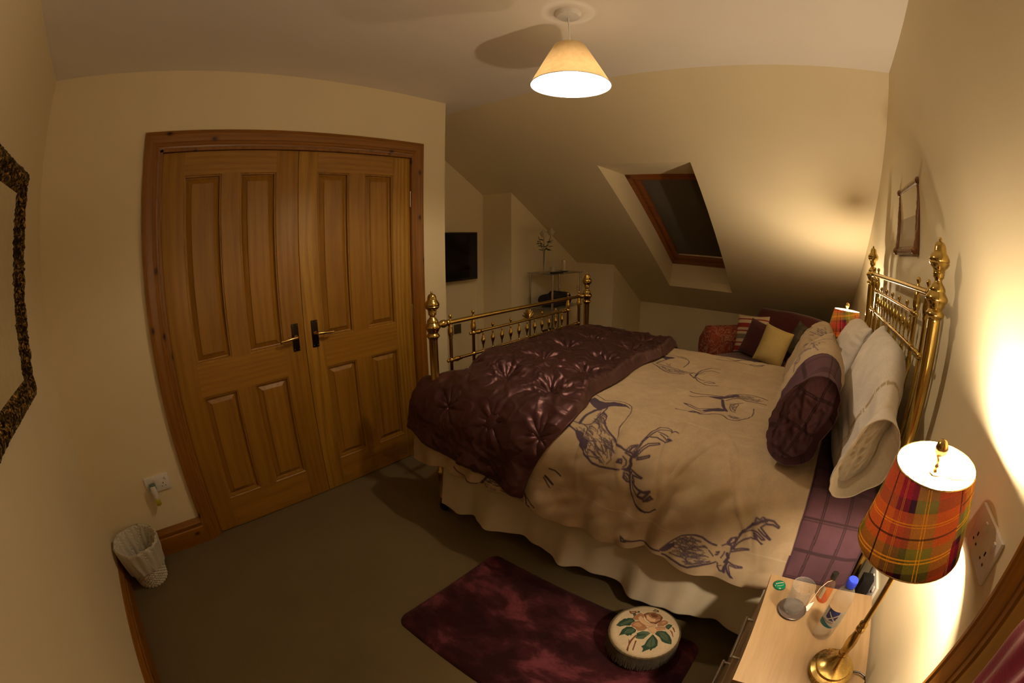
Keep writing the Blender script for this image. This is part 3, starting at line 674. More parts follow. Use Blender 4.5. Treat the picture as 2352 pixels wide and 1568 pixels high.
# ---------------------------------------------------------------- footstool with a needlepoint rose
ROSE = [[0,-109,-36,-107,-14,-98,10,-88,12,-87,18,-70,24,-54,13,-61,-3,-60,-18,-78,-25,-92,-37],[1,-99,-25,-86,-2,-65,14,-62,5,-79,-15,-90,-32],[0,-74,-78,-77,-46,-68,-26,-51,-20,-28,-27,-26,-40,-33,-51,-32,-60,-39,-61,-43,-67,-57,-64],[1,-63,-62,-61,-39,-43,-26,-32,-33,-43,-50],[5,-103,58,-78,69,-68,61,-83,45,-95,48],[3,-96,58,-78,65,-76,56,-88,50],[0,-72,73,-62,74,-61,63,-69,62],[0,-82,48,-77,58,-67,49,-69,33],[4,-70,40,-58,65,-43,62,-34,49,-45,25,-57,19,-70,25],[0,-21,100,-16,117,-1,118,6,109,-8,100],[3,-18,105,-8,116,-2,108,-11,101],[5,-43,62,-34,80,-9,96,17,95,33,85,35,62,25,35,3,30,-19,40],[3,-34,64,-23,82,3,93,23,87,29,65,17,42,-4,34,-22,45],[2,-29,59,-27,71,-16,63,-2,60,14,64,16,44,0,36,-19,43],[4,-27,75,-4,92,22,90,27,75,15,62,-4,59,-19,65],[5,-20,77,-5,88,12,85,11,70,-4,65],[4,30,35,33,61,45,74,60,74,63,62,52,42,36,28],[3,36,55,48,72,57,69,49,48],[4,-60,-11,-56,8,-42,19,-5,6,3,0,-3,-17,-22,-28,-37,-19,-49,-19],[2,-53,35,-52,48,-42,49,-23,31,-2,25,23,31,26,28,7,12,-12,9,-32,15,-44,23],[3,-54,-11,-50,7,-39,14,-16,3,-25,-13],[2,3,3,15,16,43,29,63,45,69,31,49,11,49,-3,34,-14,19,-12],[3,29,17,62,41,64,32,42,10],[0,60,47,67,64,82,68,83,55,78,35,69,37],[1,64,49,73,60,78,56,73,40],[5,84,59,95,57,107,40,104,38,90,51],[5,80,40,97,35,112,12,108,13,96,27],[1,-19,-39,-6,-22,15,-14,27,-18,20,-38,16,-54,-1,-63,-14,-63],[0,-19,-39,0,-33,23,-20,11,-36,-12,-56],[0,43,4,59,16,74,21,96,11,112,-4,120,-23,96,-30,81,-30,66,-18,43,-13],[1,51,2,68,13,89,4,103,-15,88,-19,71,-15],[0,36,-17,52,-25,66,-34,76,-55,72,-70,67,-75,64,-88,57,-84,47,-96,39,-108,35,-92,24,-87,31,-75,30,-53,33,-35],[1,41,-27,56,-39,67,-56,59,-73,46,-77,38,-75,37,-49],[5,-20,-50,-15,-51,-18,-82,-16,-104,-7,-127,-17,-123,-22,-98,-35,-75,-26,-84],[5,-8,-74,-3,-71,3,-97,8,-117,2,-114,-2,-96]]
fs = empty('footstool', (1.949, 1.598, .0245)); tag(fs, 'small round footstool with a needlepoint rose top and gold fringe', 'footstool')
MB().lathe([(.118, .012), (.122, .02), (.128, .09)], n=48).build('stool_base', 'dark', fs)
for k in range(4): MB().ball((.085 * math.cos(k * PI / 2 + .7), .085 * math.sin(k * PI / 2 + .7), .012), .012, 0, 10).build('foot', 'pine', fs)
RC = {0: (.020, .055, .030), 1: (.075, .125, .075), 2: (.66, .42, .24), 3: (.50, .27, .14), 4: (.36, .17, .08), 5: (.16, .055, .02), 6: (.6, .3, .25)}
def rim_prof(q):
    r = q * .152; flat = np.minimum(r, .112); s = np.maximum(r - .112, 0)
    R = flat + .023 * np.sin(np.minimum(s / .026, PI / 2)); z = .113 - .012 * (flat / .112) ** 2 - .017 * (1 - np.cos(np.minimum(s / .026, PI / 2)))
    return R, z
def topf(u, v):
    R, z = rim_prof(u); a = v * 2 * PI; return np.stack([R * np.cos(a), R * np.sin(a), z], 1)
nu_, nv_ = 150, 620
uu, vv = np.meshgrid(np.linspace(0, 1, nu_), np.linspace(0, 1, nv_, endpoint=False), indexing='ij'); TP = topf(uu.ravel(), vv.ravel())[:, :2]
cc = np.tile(np.array([.66, .53, .36]), (len(TP), 1))
for q in ROSE:
    poly = [(q[i] / 1000, q[i + 1] / 1000) for i in range(1, len(q), 2)]; m = pip(TP, poly); cc[m] = RC[q[0]]
    if q[0] in (0, 1):
        cx_ = np.mean([p_[0] for p_ in poly]); cy_ = np.mean([p_[1] for p_ in poly]); ink = np.zeros(len(TP)); stroke(TP, ink, [poly[0], (cx_, cy_), poly[len(poly) // 2]], .0018, 1, .0006); cc[(ink > .5) & m] = (.02, .035, .02) if q[0] else (.10, .15, .09)
    if q[0] in (2, 3, 4):
        ink = np.zeros(len(TP)); stroke(TP, ink, poly + [poly[0]], .0012, 1, .0005); cc[(ink > .5)] = (.22, .09, .04)
grid('cushion_top', 'needle', nu_, nv_, topf, fs, col=cc, closed_v=True)
br = MB(); br.tube([(.136 * math.cos(a), .136 * math.sin(a), .086 + .001 * math.sin(a * 40)) for a in [2 * PI * k / 96 for k in range(97)]], .0045, 8, cap=False); br.build('braid', 'fringe', fs)
fb = MB()
for k in range(330):
    a = 2 * PI * k / 330 + rnd.uniform(-.006, .006); r0 = .1385; r1 = .141 + rnd.uniform(-.003, .004); a2 = a + rnd.uniform(-.012, .012); zl = .008 + rnd.random() * .008
    fb.tube([(r0 * math.cos(a), r0 * math.sin(a), .086), ((r0 + .003) * math.cos(a), (r0 + .003) * math.sin(a), .050), (r1 * math.cos(a2), r1 * math.sin(a2), zl)], .0013, 4)
fb.build('fringe', 'fringe', fs)
# ================================================================ THE BED
XF, XH, YN, YF, HF, HH = .6302, 2.6274, 1.833, 3.2909, 1.213, 1.5685
bed = empty('bed', ((XF + XH) / 2, (YN + YF) / 2, 0)); tag(bed, 'brass bedstead with turned posts, rails and spindles', 'bed')
bo = Vector(bed.location)
FIN = [(.0001, 0), (.0045, -.002), (.006, -.007), (.0045, -.012), (.010, -.0135), (.0165, -.018), (.0205, -.026), (.0220, -.035), (.0235, -.044), (.028, -.047), (.031, -.052), (.035, -.058), (.0365, -.066), (.034, -.069), (.0365, -.073), (.033, -.078), (.030, -.083), (.024, -.087), (.020, -.093), (.0215, -.096), (.019, -.099), (.0205, -.103), (.019, -.107), (.0195, -.112), (.014, -.117), (.0125, -.122), (.016, -.128), (.023, -.135), (.027, -.142), (.0285, -.148), (.027, -.151), (.031, -.157), (.0375, -.164), (.040, -.171), (.0375, -.178), (.031, -.184), (.030, -.190), (.026, -.196), (.0235, -.201), (.028, -.206), (.0325, -.212), (.033, -.217), (.029, -.222), (.024, -.227), (.0225, -.232)]
def bedpost(x, y, h, r, name):
    pr = [(a, h + b) for a, b in FIN] + [(r, h - .235), (r, .46), (r + .005, .455), (r + .005, .445), (r, .44), (r, .27), (r + .006, .262), (r + .007, .250), (r + .003, .240), (r, .235), (r, .11), (r + .007, .10), (r + .008, .088), (r + .001, .078), (.0001, .078)]
    o = MB().lathe([(a, b) for a, b in pr][::-1], (x - bo.x, y - bo.y, 0), 40).build(name, 'brass', bed, ang=.9)
    MB().lathe([(.018, 0), (.026, .01), (.028, .035), (.022, .06), (.018, .080)], (x - bo.x, y - bo.y, 0), 24).build('castor', 'black', o)
    return o
for y in (YN, YF): bedpost(XF, y, HF, .0215, 'foot_post'); bedpost(XH, y, HH, .0225, 'head_post')
def L(x, y, z): return (x - bo.x, y - bo.y, z)
def rail(x, y0, y1, z, r, name='rail', ends=True):
    m = MB().tube([L(x, y0, z), L(x, y1, z)], r, 20)
    if ends:
        for y, s in ((y0, 1), (y1, -1)):
            m.lathe([(r, .075), (r * 1.35, .070), (r * 1.35, .064), (r * 1.1, .060), (r * 1.5, .052), (r * 1.75, .040), (r * 1.6, .028), (r * 1.15, .020), (r * 1.3, .014), (r * 1.1, 0)][::-1], L(x, y, z), 20, 0, (0, s, 0))
    return m.build(name, 'brass', bed, ang=.9)
def subpost(x, y, ztop, zbot, r=.0085):
    pr = [(.0001, zbot), (r, zbot), (r, ztop - .085), (r * 1.25, ztop - .080), (r * 1.1, ztop - .074), (r * 1.45, ztop - .066), (r * 1.7, ztop - .050), (r * 1.6, ztop - .036), (r * 1.2, ztop - .026), (r * 1.35, ztop - .020), (r * .9, ztop - .014), (r * .8, ztop + .012), (r * .55, ztop + .016), (r * .55, ztop + .020), (r * .95, ztop + .026), (r * 1.0, ztop + .032), (r * .7, ztop + .038), (.0001, ztop + .041)]
    return MB().lathe(pr, L(x, y, 0), 16).build('upright', 'brass', bed, ang=.9)
def knuckle(m, x, y, z, r): MB().ball(L(x, y, z), r, 0, 12).build('rail_collar', 'brass', bed)
# foot end
rail(XF, YN + .03, YF - .03, 1.046, .0115, 'top_rail')
for y in (1.947, 3.176): subpost(XF, y, 1.046, .33)
for y in (2.109, 3.031): subpost(XF, y, 1.046, .62)
rail(XF, 2.109, 3.031, .965, .0075, 'middle_rail'); rail(XF, 1.947, 3.176, .852, .0078, 'lower_rail')
kn = None
for y, z in ((2.109, .965), (3.031, .965), (2.109, .852), (3.031, .852), (1.947, .852), (3.176, .852)): knuckle(kn, XF, y, z, .0145)
for y, z in ((1.947 - .022, .852), (3.176 + .022, .852), (2.109 - .022, .965), (3.031 + .022, .965)): knuckle(kn, XF, y, z, .008)
rail(XF, YN + .02, YF - .02, .36, .012, 'base_rail', False)
def spindle(x, y, z0, z1, r=.0115, ball=False):
    h = z1 - z0; P = [(.003, 0), (.003, .07), (.0055, .09), (.003, .12), (.003, .2), (.0045, .24), (.0035, .28), (.007, .36), (r, .50), (r * .95, .58), (r * .6, .68), (.0045, .76), (.0035, .80), (.006, .85), (.003, .90), (.003, 1.0)]
    m = MB().lathe([(a, z0 + b * h) for a, b in P], L(x, y, 0), 16)
    if ball: m.lathe([(.003, z1), (.0035, z1 + .012), (.008, z1 + .018), (.0085, z1 + .024), (.006, z1 + .031), (.0001, z1 + .033)], L(x, y, 0), 14)
    return m.build('spindle', 'brass', bed, ang=.9)
for k in range(11): spindle(XF, 2.183 + .0773 * k, .852, .965, ball=(k % 2 == 1))
def shell(x, y, z, s, sg):
    m = MB()
    for k in range(7):
        a = (k - 3) * .36; m.tube([L(x + sg * .003, y, z + .006), L(x + sg * .006, y + math.sin(a) * s * .6, z + .006 + math.cos(a) * s * .65), L(x + sg * .004, y + math.sin(a) * s, z + .006 + math.cos(a) * s)], [.003, .0062, .0045], 8)
    m.tube([L(x, y - s * 1.2, z + .006), L(x, y, z + .012), L(x, y + s * 1.2, z + .006)], [.003, .007, .003], 8)
    return m.build('shell_ornament', 'brass', bed, ang=1.2)
shell(XF, 2.575, .965, .058, 1)
# head end
rail(XH, YN + .03, YF - .03, 1.405, .0115, 'top_rail')
for y in (1.945, 3.178): subpost(XH, y, 1.405, .33)
for y in (2.085, 3.040): subpost(XH, y, 1.405, 1.19, .0095)
rail(XH, 2.085, 3.040, 1.322, .0078, 'middle_rail'); rail(XH, 1.945, 3.178, 1.210, .008, 'lower_rail')
for k in range(11): spindle(XH, 2.158 + .0809 * k, 1.210, 1.322, .0125, ball=(k % 2 == 1))
kn = None
for y, z in ((2.085, 1.322), (3.04, 1.322), (2.085, 1.21), (3.04, 1.21), (1.945, 1.21), (3.178, 1.21)): knuckle(kn, XH, y, z, .0145)
for y, z in ((1.945 - .022, 1.21), (3.178 + .022, 1.21), (2.085 - .022, 1.322), (3.04 + .022, 1.322)): knuckle(kn, XH, y, z, .008)
for k in range(7):
    y = 2.085 + .159 * k; r = .0075
    pr = [(.0001, .33), (r, .33), (r, 1.10), (r * 1.3, 1.105), (r * 1.1, 1.112), (r * 1.5, 1.125), (r * 1.7, 1.145), (r * 1.5, 1.165), (r * 1.1, 1.18), (r * 1.3, 1.186), (r * .8, 1.192), (r * .8, 1.207), (.0001, 1.208)]
    MB().lathe(pr, L(XH, y, 0), 16).build('long_spindle', 'brass', bed, ang=.9)
rail(XH, YN + .02, YF - .02, .36, .012, 'base_rail', False)
for y in (YN + .01, YF - .01): MB().box(L(XF, y - .012, .30), L(XH, y + .012, .345)).build('side_rail', 'black', bed, smooth=False)

# ---------------------------------------------------------------- mattress and base under the covers
tag(MB().box((.675, 1.86, .30), (2.590, 3.255, .42), 0, .02).build('divan_base', 'whitecot'), 'pale bed base under the mattress', 'bed base')
tag(MB().box((.690, 1.865, .425), (2.585, 3.250, .655), 0, .05).build('mattress', 'whitecot'), 'pale mattress under the duvet', 'mattress')

# nominal covered surface: x along the bed, s across (0 where the near edge starts to roll over, negative on top)
RR, Y0, ZTOP, LA = .17, 1.92, .77, .17 * PI / 2
YB = 3.17; RB = .13
def surf(x, s, off=0.0):
    """point on the made bed and, lifted by off along its normal"""
    y = np.empty_like(s); z = np.empty_like(s); ny = np.zeros_like(s); nz_ = np.ones_like(s)
    a = np.clip(s / RR, 0, PI / 2); side = np.maximum(s - LA, 0)
    y = Y0 - RR * np.sin(a) - .10 * side; z = ZTOP - RR * (1 - np.cos(a)) - side
    ny = -np.sin(a); nz_ = np.cos(a)
    top = s <= 0; y = np.where(top, Y0 - s, y)
    sb = -(s + (YB - Y0)); far = sb > 0; ab = np.clip(sb / RB, 0, PI / 2); sd = np.maximum(sb - RB * PI / 2, 0)
    y = np.where(far, YB + RB * np.sin(ab) + .04 * sd, y); z = np.where(far, ZTOP - RB * (1 - np.cos(ab)) - sd, z)
    ny = np.where(far, np.sin(ab), ny); nz_ = np.where(far, np.cos(ab), nz_)
    return np.stack([x, y + ny * off, z + nz_ * off], 1)
def smooth(a, b, x): t_ = np.clip((x - a) / (b - a), 0, 1); return t_ * t_ * (3 - 2 * t_)
SMIN = -(YB - Y0) - RB * PI / 2 - .22
def xmin(s): return .668 - .100 * smooth(-.04, .10, s)
def foot_drop(x, s):
    """the covers tuck down inside the footboard"""
    e = x - xmin(s); return smooth(.10, -.02, s) * np.exp(-np.maximum(e, 0) / .022)
def wrinkle(P):
    x, s = P[:, 0], P[:, 1]; sd = smooth(-.10, .15, s)
    w = .0022 * nz(P, 3.2, 1) + .0009 * nz(P, 9, 2)
    w += sd * (.0115 * np.sin(x * 42 + 2.2 * nz(P, 1.6, 3) + s * 6) * smooth(-.1, .25, s) * (.5 + .5 * np.sin(x * 7 + 1)) + .0045 * nz(P, 5, 6))
    # a few long soft creases radiating over the near edge
    for cx, cs, dx, ds, ln_, am in ((1.62, .02, .3, 1, .20, .006), (1.80, -.02, .15, 1, .22, .007), (1.90, .08, -.35, 1, .2, .006), (2.05, .05, .5, 1, .22, .006), (1.50, .1, .1, 1, .2, .006), (2.18, .12, .2, 1, .2, .005), (1.72, -.30, 1, .25, .2, .004), (1.95, -.15, 1, -.2, .25, .004), (2.15, -.28, 1, .35, .2, .004)):
        n_ = math.hypot(dx, ds); tx, ts = dx / n_, ds / n_; a = (x - cx) * tx + (s - cs) * ts; b = -(x - cx) * ts + (s - cs) * tx
        w += am * np.exp(-(a / ln_) ** 2) * (np.exp(-((b - .012 * np.sin(a * 14)) / .009) ** 2) - .5 * np.exp(-((b - .018) / .014) ** 2))
    return w
def hem_near(x): return .472 + .010 * np.sin(x * 9 + .6) + .007 * np.sin(x * 23) + .030 * smooth(.80, .60, x) - .035 * smooth(2.2, 2.34, x)
XD = 2.335                                         # where the linen print ends and the purple check begins
def xedge(s): return XD + .012 + .020 * smooth(-.05, -.35, s) - .006 * np.sin(s * 9)
INK = [[3,1363,-202,1392,-184,1420,-172,1446,-183,1472,-194,1500,-199,1530,-190,1550,-175,1568,-139,1580,-93,1583,-45,1587,-5,1591,32],[2,1591,32,1599,53,1614,88,1630,112],[0,1369,-120,1371,-168,1404,-153,1435,-153,1469,-177,1518,-182,1560,-147,1529,-160,1488,-139,1471,-113,1460,-88,1445,-59,1414,-79],[9,1438,61,1437,7,1441,-49,1453,-72],[6,1470,-105,1478,-62,1479,-23,1488,19,1492,42],[3,1395,77,1401,62,1432,63,1460,62,1484,46],[0,1440,98,1471,99,1491,117,1514,129,1521,153,1505,154,1485,142,1466,125],[5,1395,80,1424,93,1444,102,1466,125,1495,148,1513,168,1537,182,1558,193,1586,195,1612,193,1638,190,1663,188],[5,1478,-62,1507,-17,1529,33,1559,62,1593,85,1621,106,1644,117,1668,123],[-95,1448,67,1494,-33,1564,72,1630,117,1641,152,1615,188,1553,190,1516,163,1482,129,1419,83],[-25,1455,-32,1471,-85,1525,35,1491,50],[5,1653,155,1661,152,1663,164,1652,163,1653,155],[4,1667,130,1694,133,1697,153,1689,175,1671,184],[8,1694,133,1692,146,1700,160,1691,182,1680,182],[3,1663,142,1679,150,1681,165,1672,176],[5,1668,123,1689,123,1701,131],[3,1666,119,1675,100,1695,87,1695,106,1689,121],[6,1678,116,1682,105,1692,95],[0,1694,133,1695,115,1706,107,1711,128,1704,136],[4,1701,131,1702,104,1703,68,1709,42,1715,7,1722,-19,1729,-46,1753,-56,1772,-51,1803,-23],[4,1702,117,1707,67,1718,34,1726,10,1735,-22,1771,-42,1796,-22],[4,1723,36,1748,32,1773,42,1798,51,1803,40,1784,15,1757,2,1738,-2],[3,1751,10,1775,27,1797,39],[4,1707,120,1715,95,1730,70,1767,57,1771,64,1738,78,1723,102,1709,128],[4,1712,131,1732,123,1757,114,1760,121,1735,130,1714,136],[8,1698,154,1700,184,1709,185],[7,1705,190,1709,213,1722,243],[5,1722,243,1737,264,1758,283,1783,302,1805,303,1826,287],[3,1716,191,1723,217,1737,238,1765,254,1791,255,1813,243],[5,1763,286,1782,297,1792,305],[4,1706,174,1730,183,1764,191,1759,195,1733,192,1717,191,1735,214],[5,1721,210,1743,227,1761,232,1782,232,1800,222,1785,248,1769,253,1766,245,1774,234],[5,1787,260,1803,236,1809,244,1795,257],[5,1682,193,1683,209,1699,220,1711,219,1703,199,1691,194],[3,1689,203,1700,212],[5,1709,-500,1736,-495,1764,-497,1791,-503,1817,-509,1848,-513,1877,-526],[4,1722,-448,1744,-446,1773,-465,1803,-484,1833,-477,1866,-482],[0,1802,-486,1850,-505,1877,-528,1921,-591,1939,-591,1938,-558,1899,-523,1869,-484,1833,-477],[4,1729,-345,1755,-342,1779,-329,1808,-319,1832,-325,1857,-341,1884,-366,1909,-372],[4,1737,-336,1765,-320,1791,-309,1822,-292],[0,1821,-296,1844,-328,1871,-353,1904,-378,1923,-366,1905,-346,1873,-318,1847,-294],[4,1715,-265,1740,-267,1766,-266,1796,-271,1828,-260,1849,-265,1874,-288,1902,-305,1927,-294,1947,-273,1973,-271,1995,-284,2017,-317],[3,1766,-266,1805,-264,1843,-287],[11,1876,-478,1889,-426,1900,-394,1921,-361],[8,1890,-407,1900,-394],[4,1713,-268,1724,-266],[6,1728,-347,1743,-339],[6,1708,-499,1721,-497],[4,1874,-524,1891,-561,1921,-591,1952,-616,1987,-626,2025,-616,2064,-601,2083,-591],[4,1891,-482,1916,-523,1948,-542,1985,-533,2020,-534,2055,-534,2082,-530],[3,1920,-455,1925,-409,1941,-373,1962,-367],[3,1920,-455,1943,-478,1973,-501],[3,1927,-439,1940,-409,1953,-398],[3,2033,-454,2039,-402,2040,-350,2031,-325,2018,-313],[-45,1882,-534,1988,-621,2065,-591,2065,-540,1966,-543,1898,-496],[-20,1926,-337,1975,-322,2015,-311,1984,-277,1941,-286],[-14,1920,-455,1960,-498,1958,-373,1937,-379],[4,1364,-1065,1399,-1071,1434,-1078,1476,-1090,1513,-1061,1550,-1006,1560,-952,1558,-901,1558,-868],[0,1362,-1005,1358,-1041,1390,-1030,1450,-1042,1443,-1009,1414,-965],[6,1398,-851,1405,-926,1423,-990],[-14,1431,-1072,1502,-1081,1526,-1033,1475,-1051],[5,1378,-836,1414,-812,1449,-773,1498,-732,1532,-727,1566,-736,1595,-756],[5,1404,-847,1451,-839,1498,-825,1545,-811,1584,-793,1615,-799,1645,-806],[-40,1406,-831,1503,-812,1584,-793,1622,-775,1576,-743,1494,-744],[-10,1433,-911,1458,-965,1505,-830,1472,-838],[5,1622,-775,1663,-718,1663,-803,1637,-807,1622,-775],[-8,1622,-775,1661,-724,1659,-801],[5,1659,-758,1656,-828,1666,-881,1689,-921,1702,-954,1752,-957],[4,1659,-801,1683,-862,1715,-900,1736,-899,1768,-890],[3,1671,-802,1697,-827],[5,1659,-744,1683,-705,1715,-673,1748,-651,1778,-652,1807,-671],[4,1673,-739,1702,-718,1722,-718],[4,1731,-684,1751,-711,1785,-700,1752,-679],[4,1680,-1174,1717,-1172,1760,-1185,1802,-1206,1841,-1252,1893,-1279,1918,-1269],[3,1695,-1252,1730,-1239,1762,-1224,1793,-1208],[9,1794,-1203,1833,-1241,1875,-1276],[6,1849,-1345,1875,-1305,1914,-1266],[4,1807,-1182,1853,-1178,1900,-1175,1934,-1156,1967,-1178,1985,-1217],[8,1898,-1183,1944,-1185,1985,-1217],[3,2002,-1337,2010,-1269,2000,-1253],[5,1886,432,1906,406,1926,382,1946,360,1969,349,1999,341,2027,338,2049,341,2079,344],[5,1896,447,1924,450,1951,451,1984,454,2010,450,2029,437,2057,423,2078,416,2094,407],[0,1884,438,1907,409,1932,391,1938,403,1923,423,1904,437],[-80,1906,407,1947,364,1988,346,2045,348,2060,378,2077,413,2014,443,1929,444,1923,423],[4,1734,432,1742,446,1755,443,1746,435,1734,432],[5,1754,438,1791,433,1824,443,1858,441,1884,438],[4,2097,342,2110,334,2130,338,2136,357,2135,383,2131,402],[5,2086,370,2093,367,2092,379,2086,380],[4,2113,365,2113,375,2108,388],[9,2126,371,2135,383,2128,401],[4,2039,361,2053,363],[3,2060,368,2079,387],[5,2111,327,2119,312,2138,305,2140,321,2125,333,2113,330],[0,2111,328,2119,312,2126,315,2121,331],[0,2133,344,2140,332,2148,336,2146,350,2138,353],[4,2135,344,2145,316,2146,299,2151,278,2165,254,2184,236,2203,222,2224,212,2245,212,2269,225,2268,230,2246,222,2222,224,2210,237,2225,250,2255,270,2251,273,2225,260,2203,246],[7,2147,292,2166,257,2184,237,2203,222,2222,215],[4,2140,339,2146,309,2156,283,2175,264,2196,255,2210,261,2237,277,2229,281,2214,273,2200,267,2200,277,2216,289,2233,294,2231,296,2212,285,2189,288,2171,302,2153,321,2143,341],[6,2198,264,2208,281],[6,2238,263,2252,272],[3,2190,228,2188,215,2196,218,2208,209,2221,213],[4,2146,349,2173,335,2196,329,2197,332,2175,342,2140,360],[9,2137,400,2137,418,2140,439],[4,2140,399,2164,405,2193,404,2194,407,2173,412,2150,410],[5,2139,417,2152,435,2170,452],[4,2102,411,2107,428,2122,442,2134,441,2131,420],[3,2111,423,2121,420],[3,2148,414,2164,443,2176,454],[-45,1029,451,1084,402,1268,402,1281,422,1296,456,1273,458,1152,466,1056,463],[0,1024,456,1075,407,1093,407,1081,427,1052,461],[4,866,447,926,460,983,465,1020,458],[6,1284,413,1305,463,1320,461],[4,1294,428,1329,442,1349,449],[4,1383,266,1407,267,1436,283],[7,1369,303,1400,322,1407,326],[4,1363,312,1395,344]]
def ink_on(P):
    ink = np.zeros(len(P)); rr = np.random.RandomState(3)
    for q in INK:
        w = q[0]; pts = [(q[i] / 1000, q[i + 1] / 1000) for i in range(1, len(q), 2)]
        if w > 0: stroke(P, ink, pts, (w * 1.25 + 1.2) / 1000)
        else:
            lo = np.min(pts, 0); hi = np.max(pts, 0); k = np.where((P[:, 0] > lo[0]) & (P[:, 0] < hi[0]) & (P[:, 1] > lo[1]) & (P[:, 1] < hi[1]))[0]
            if w == 0: ins = pip(P[k], pts); ink[k[ins]] = 1
            else:
                A = np.array(pts); c = A.mean(0); ax = np.linalg.svd(A - c)[2][0]; cnt = 0
                while cnt < -w * 1.5:
                    o = lo + rr.rand(2) * (hi - lo)
                    if not pip(o[None], pts)[0]: continue
                    cnt += 1; th = math.atan2(ax[1], ax[0]) + rr.normal(0, .35); Ls = .010 + .022 * rr.rand(); cv = rr.normal(0, .35)
                    p0 = o; p1 = o + Ls * np.array([math.cos(th), math.sin(th)]); p2 = p1 + Ls * .8 * np.array([math.cos(th + cv), math.sin(th + cv)])
                    if pip(p2[None], pts)[0]: stroke(P, ink, [p0, p1, p2], .0020 + .0028 * rr.rand(), .95)
    return ink
LIN = np.array([.50, .385, .255]); INKC = np.array([.030, .012, .060]); PUR = np.array([.100, .042, .066])
PURD = np.array([.038, .014, .024])
def duv(u, v):
    s = SMIN + (v * (0.50 - SMIN)); x0 = xmin(s); x = x0 + (xedge(s) - x0) * u
    hem = hem_near(x); s = np.where(s > 0, s * hem / .50, s)
    P = np.stack([x, s], 1); off = wrinkle(P)
    off = off - .05 * foot_drop(x, s) + .004 * smooth(.03, .0, xedge(s) - x)
    flare = smooth(.3, .47, s) * (.012 + .010 * np.sin(x * 19 + 1.3) + .006 * np.sin(x * 47))
    Q = surf(x, s, off); Q[:, 1] -= flare; return Q, P
nu1, nv1 = 520, 780
u1, v1 = np.meshgrid(np.linspace(0, 1, nu1), np.linspace(0, 1, nv1), indexing='ij')
_, PP = duv(u1.ravel(), v1.ravel())
ink = ink_on(PP)
colr = LIN * (1 + .05 * nz(PP, 2.2, 9))[:, None]
for s0 in (-1.02, -.76, -.50, -.145, .335):          # pale woven lines running down the bed
    d = np.abs(PP[:, 1] - s0 - .010 * np.sin(PP[:, 0] * 4.0)); k = np.exp(-(d / .0022) ** 2)[:, None] * .55; colr = colr * (1 - k) + np.array([.62, .53, .38]) * k
colr = colr * (1 - ink[:, None] * .93) + INKC * ink[:, None] * .93
ed = (xedge(PP[:, 1]) - PP[:, 0]) < .0045; colr[ed] = (.045, .012, .03)
duvet = grid('duvet', 'print', nu1, nv1, lambda u, v: duv(u, v)[0], None, .014, colr)
tag(duvet, 'beige linen duvet printed with purple stags', 'duvet')
def check(P, pitch_x=.118, pitch_s=.105, ox=0.0, os_=0.0, base=PUR):
    c = base * (1 + .16 * nz(P, 5, 11))[:, None]; 
    for arr, pt, o_ in ((P[:, 0], pitch_x, ox), (P[:, 1], pitch_s, os_)):
        q = np.abs(((arr - o_) / pt) % 1 - .5) * pt; k = ((q < .0062) & (q > .0012))[:, None]; c = np.where(k, PURD * 1.0, c)
    return c
def und(u, v):
    s = SMIN + (v * (0.50 - SMIN)); x0 = xedge(s) + .0005; x = x0 + (2.592 - x0) * u
    s = np.where(s > 0, s * .94, s); P = np.stack([x, s], 1); off = .0015 * nz(P, 4, 8) + .0035
    off = off - .012 * smooth(.06, 0, 2.592 - x)
    return surf(x, s, off - .006), P
_, PQ = und(*[a.ravel() for a in np.meshgrid(np.linspace(0, 1, 110), np.linspace(0, 1, 620), indexing='ij')])
o = grid('turned_edge', 'print', 110, 620, lambda u, v: und(u, v)[0], duvet, .010, check(PQ, .092, .108, 2.36, .02)); o['label'] = 'purple checked end of the cover'

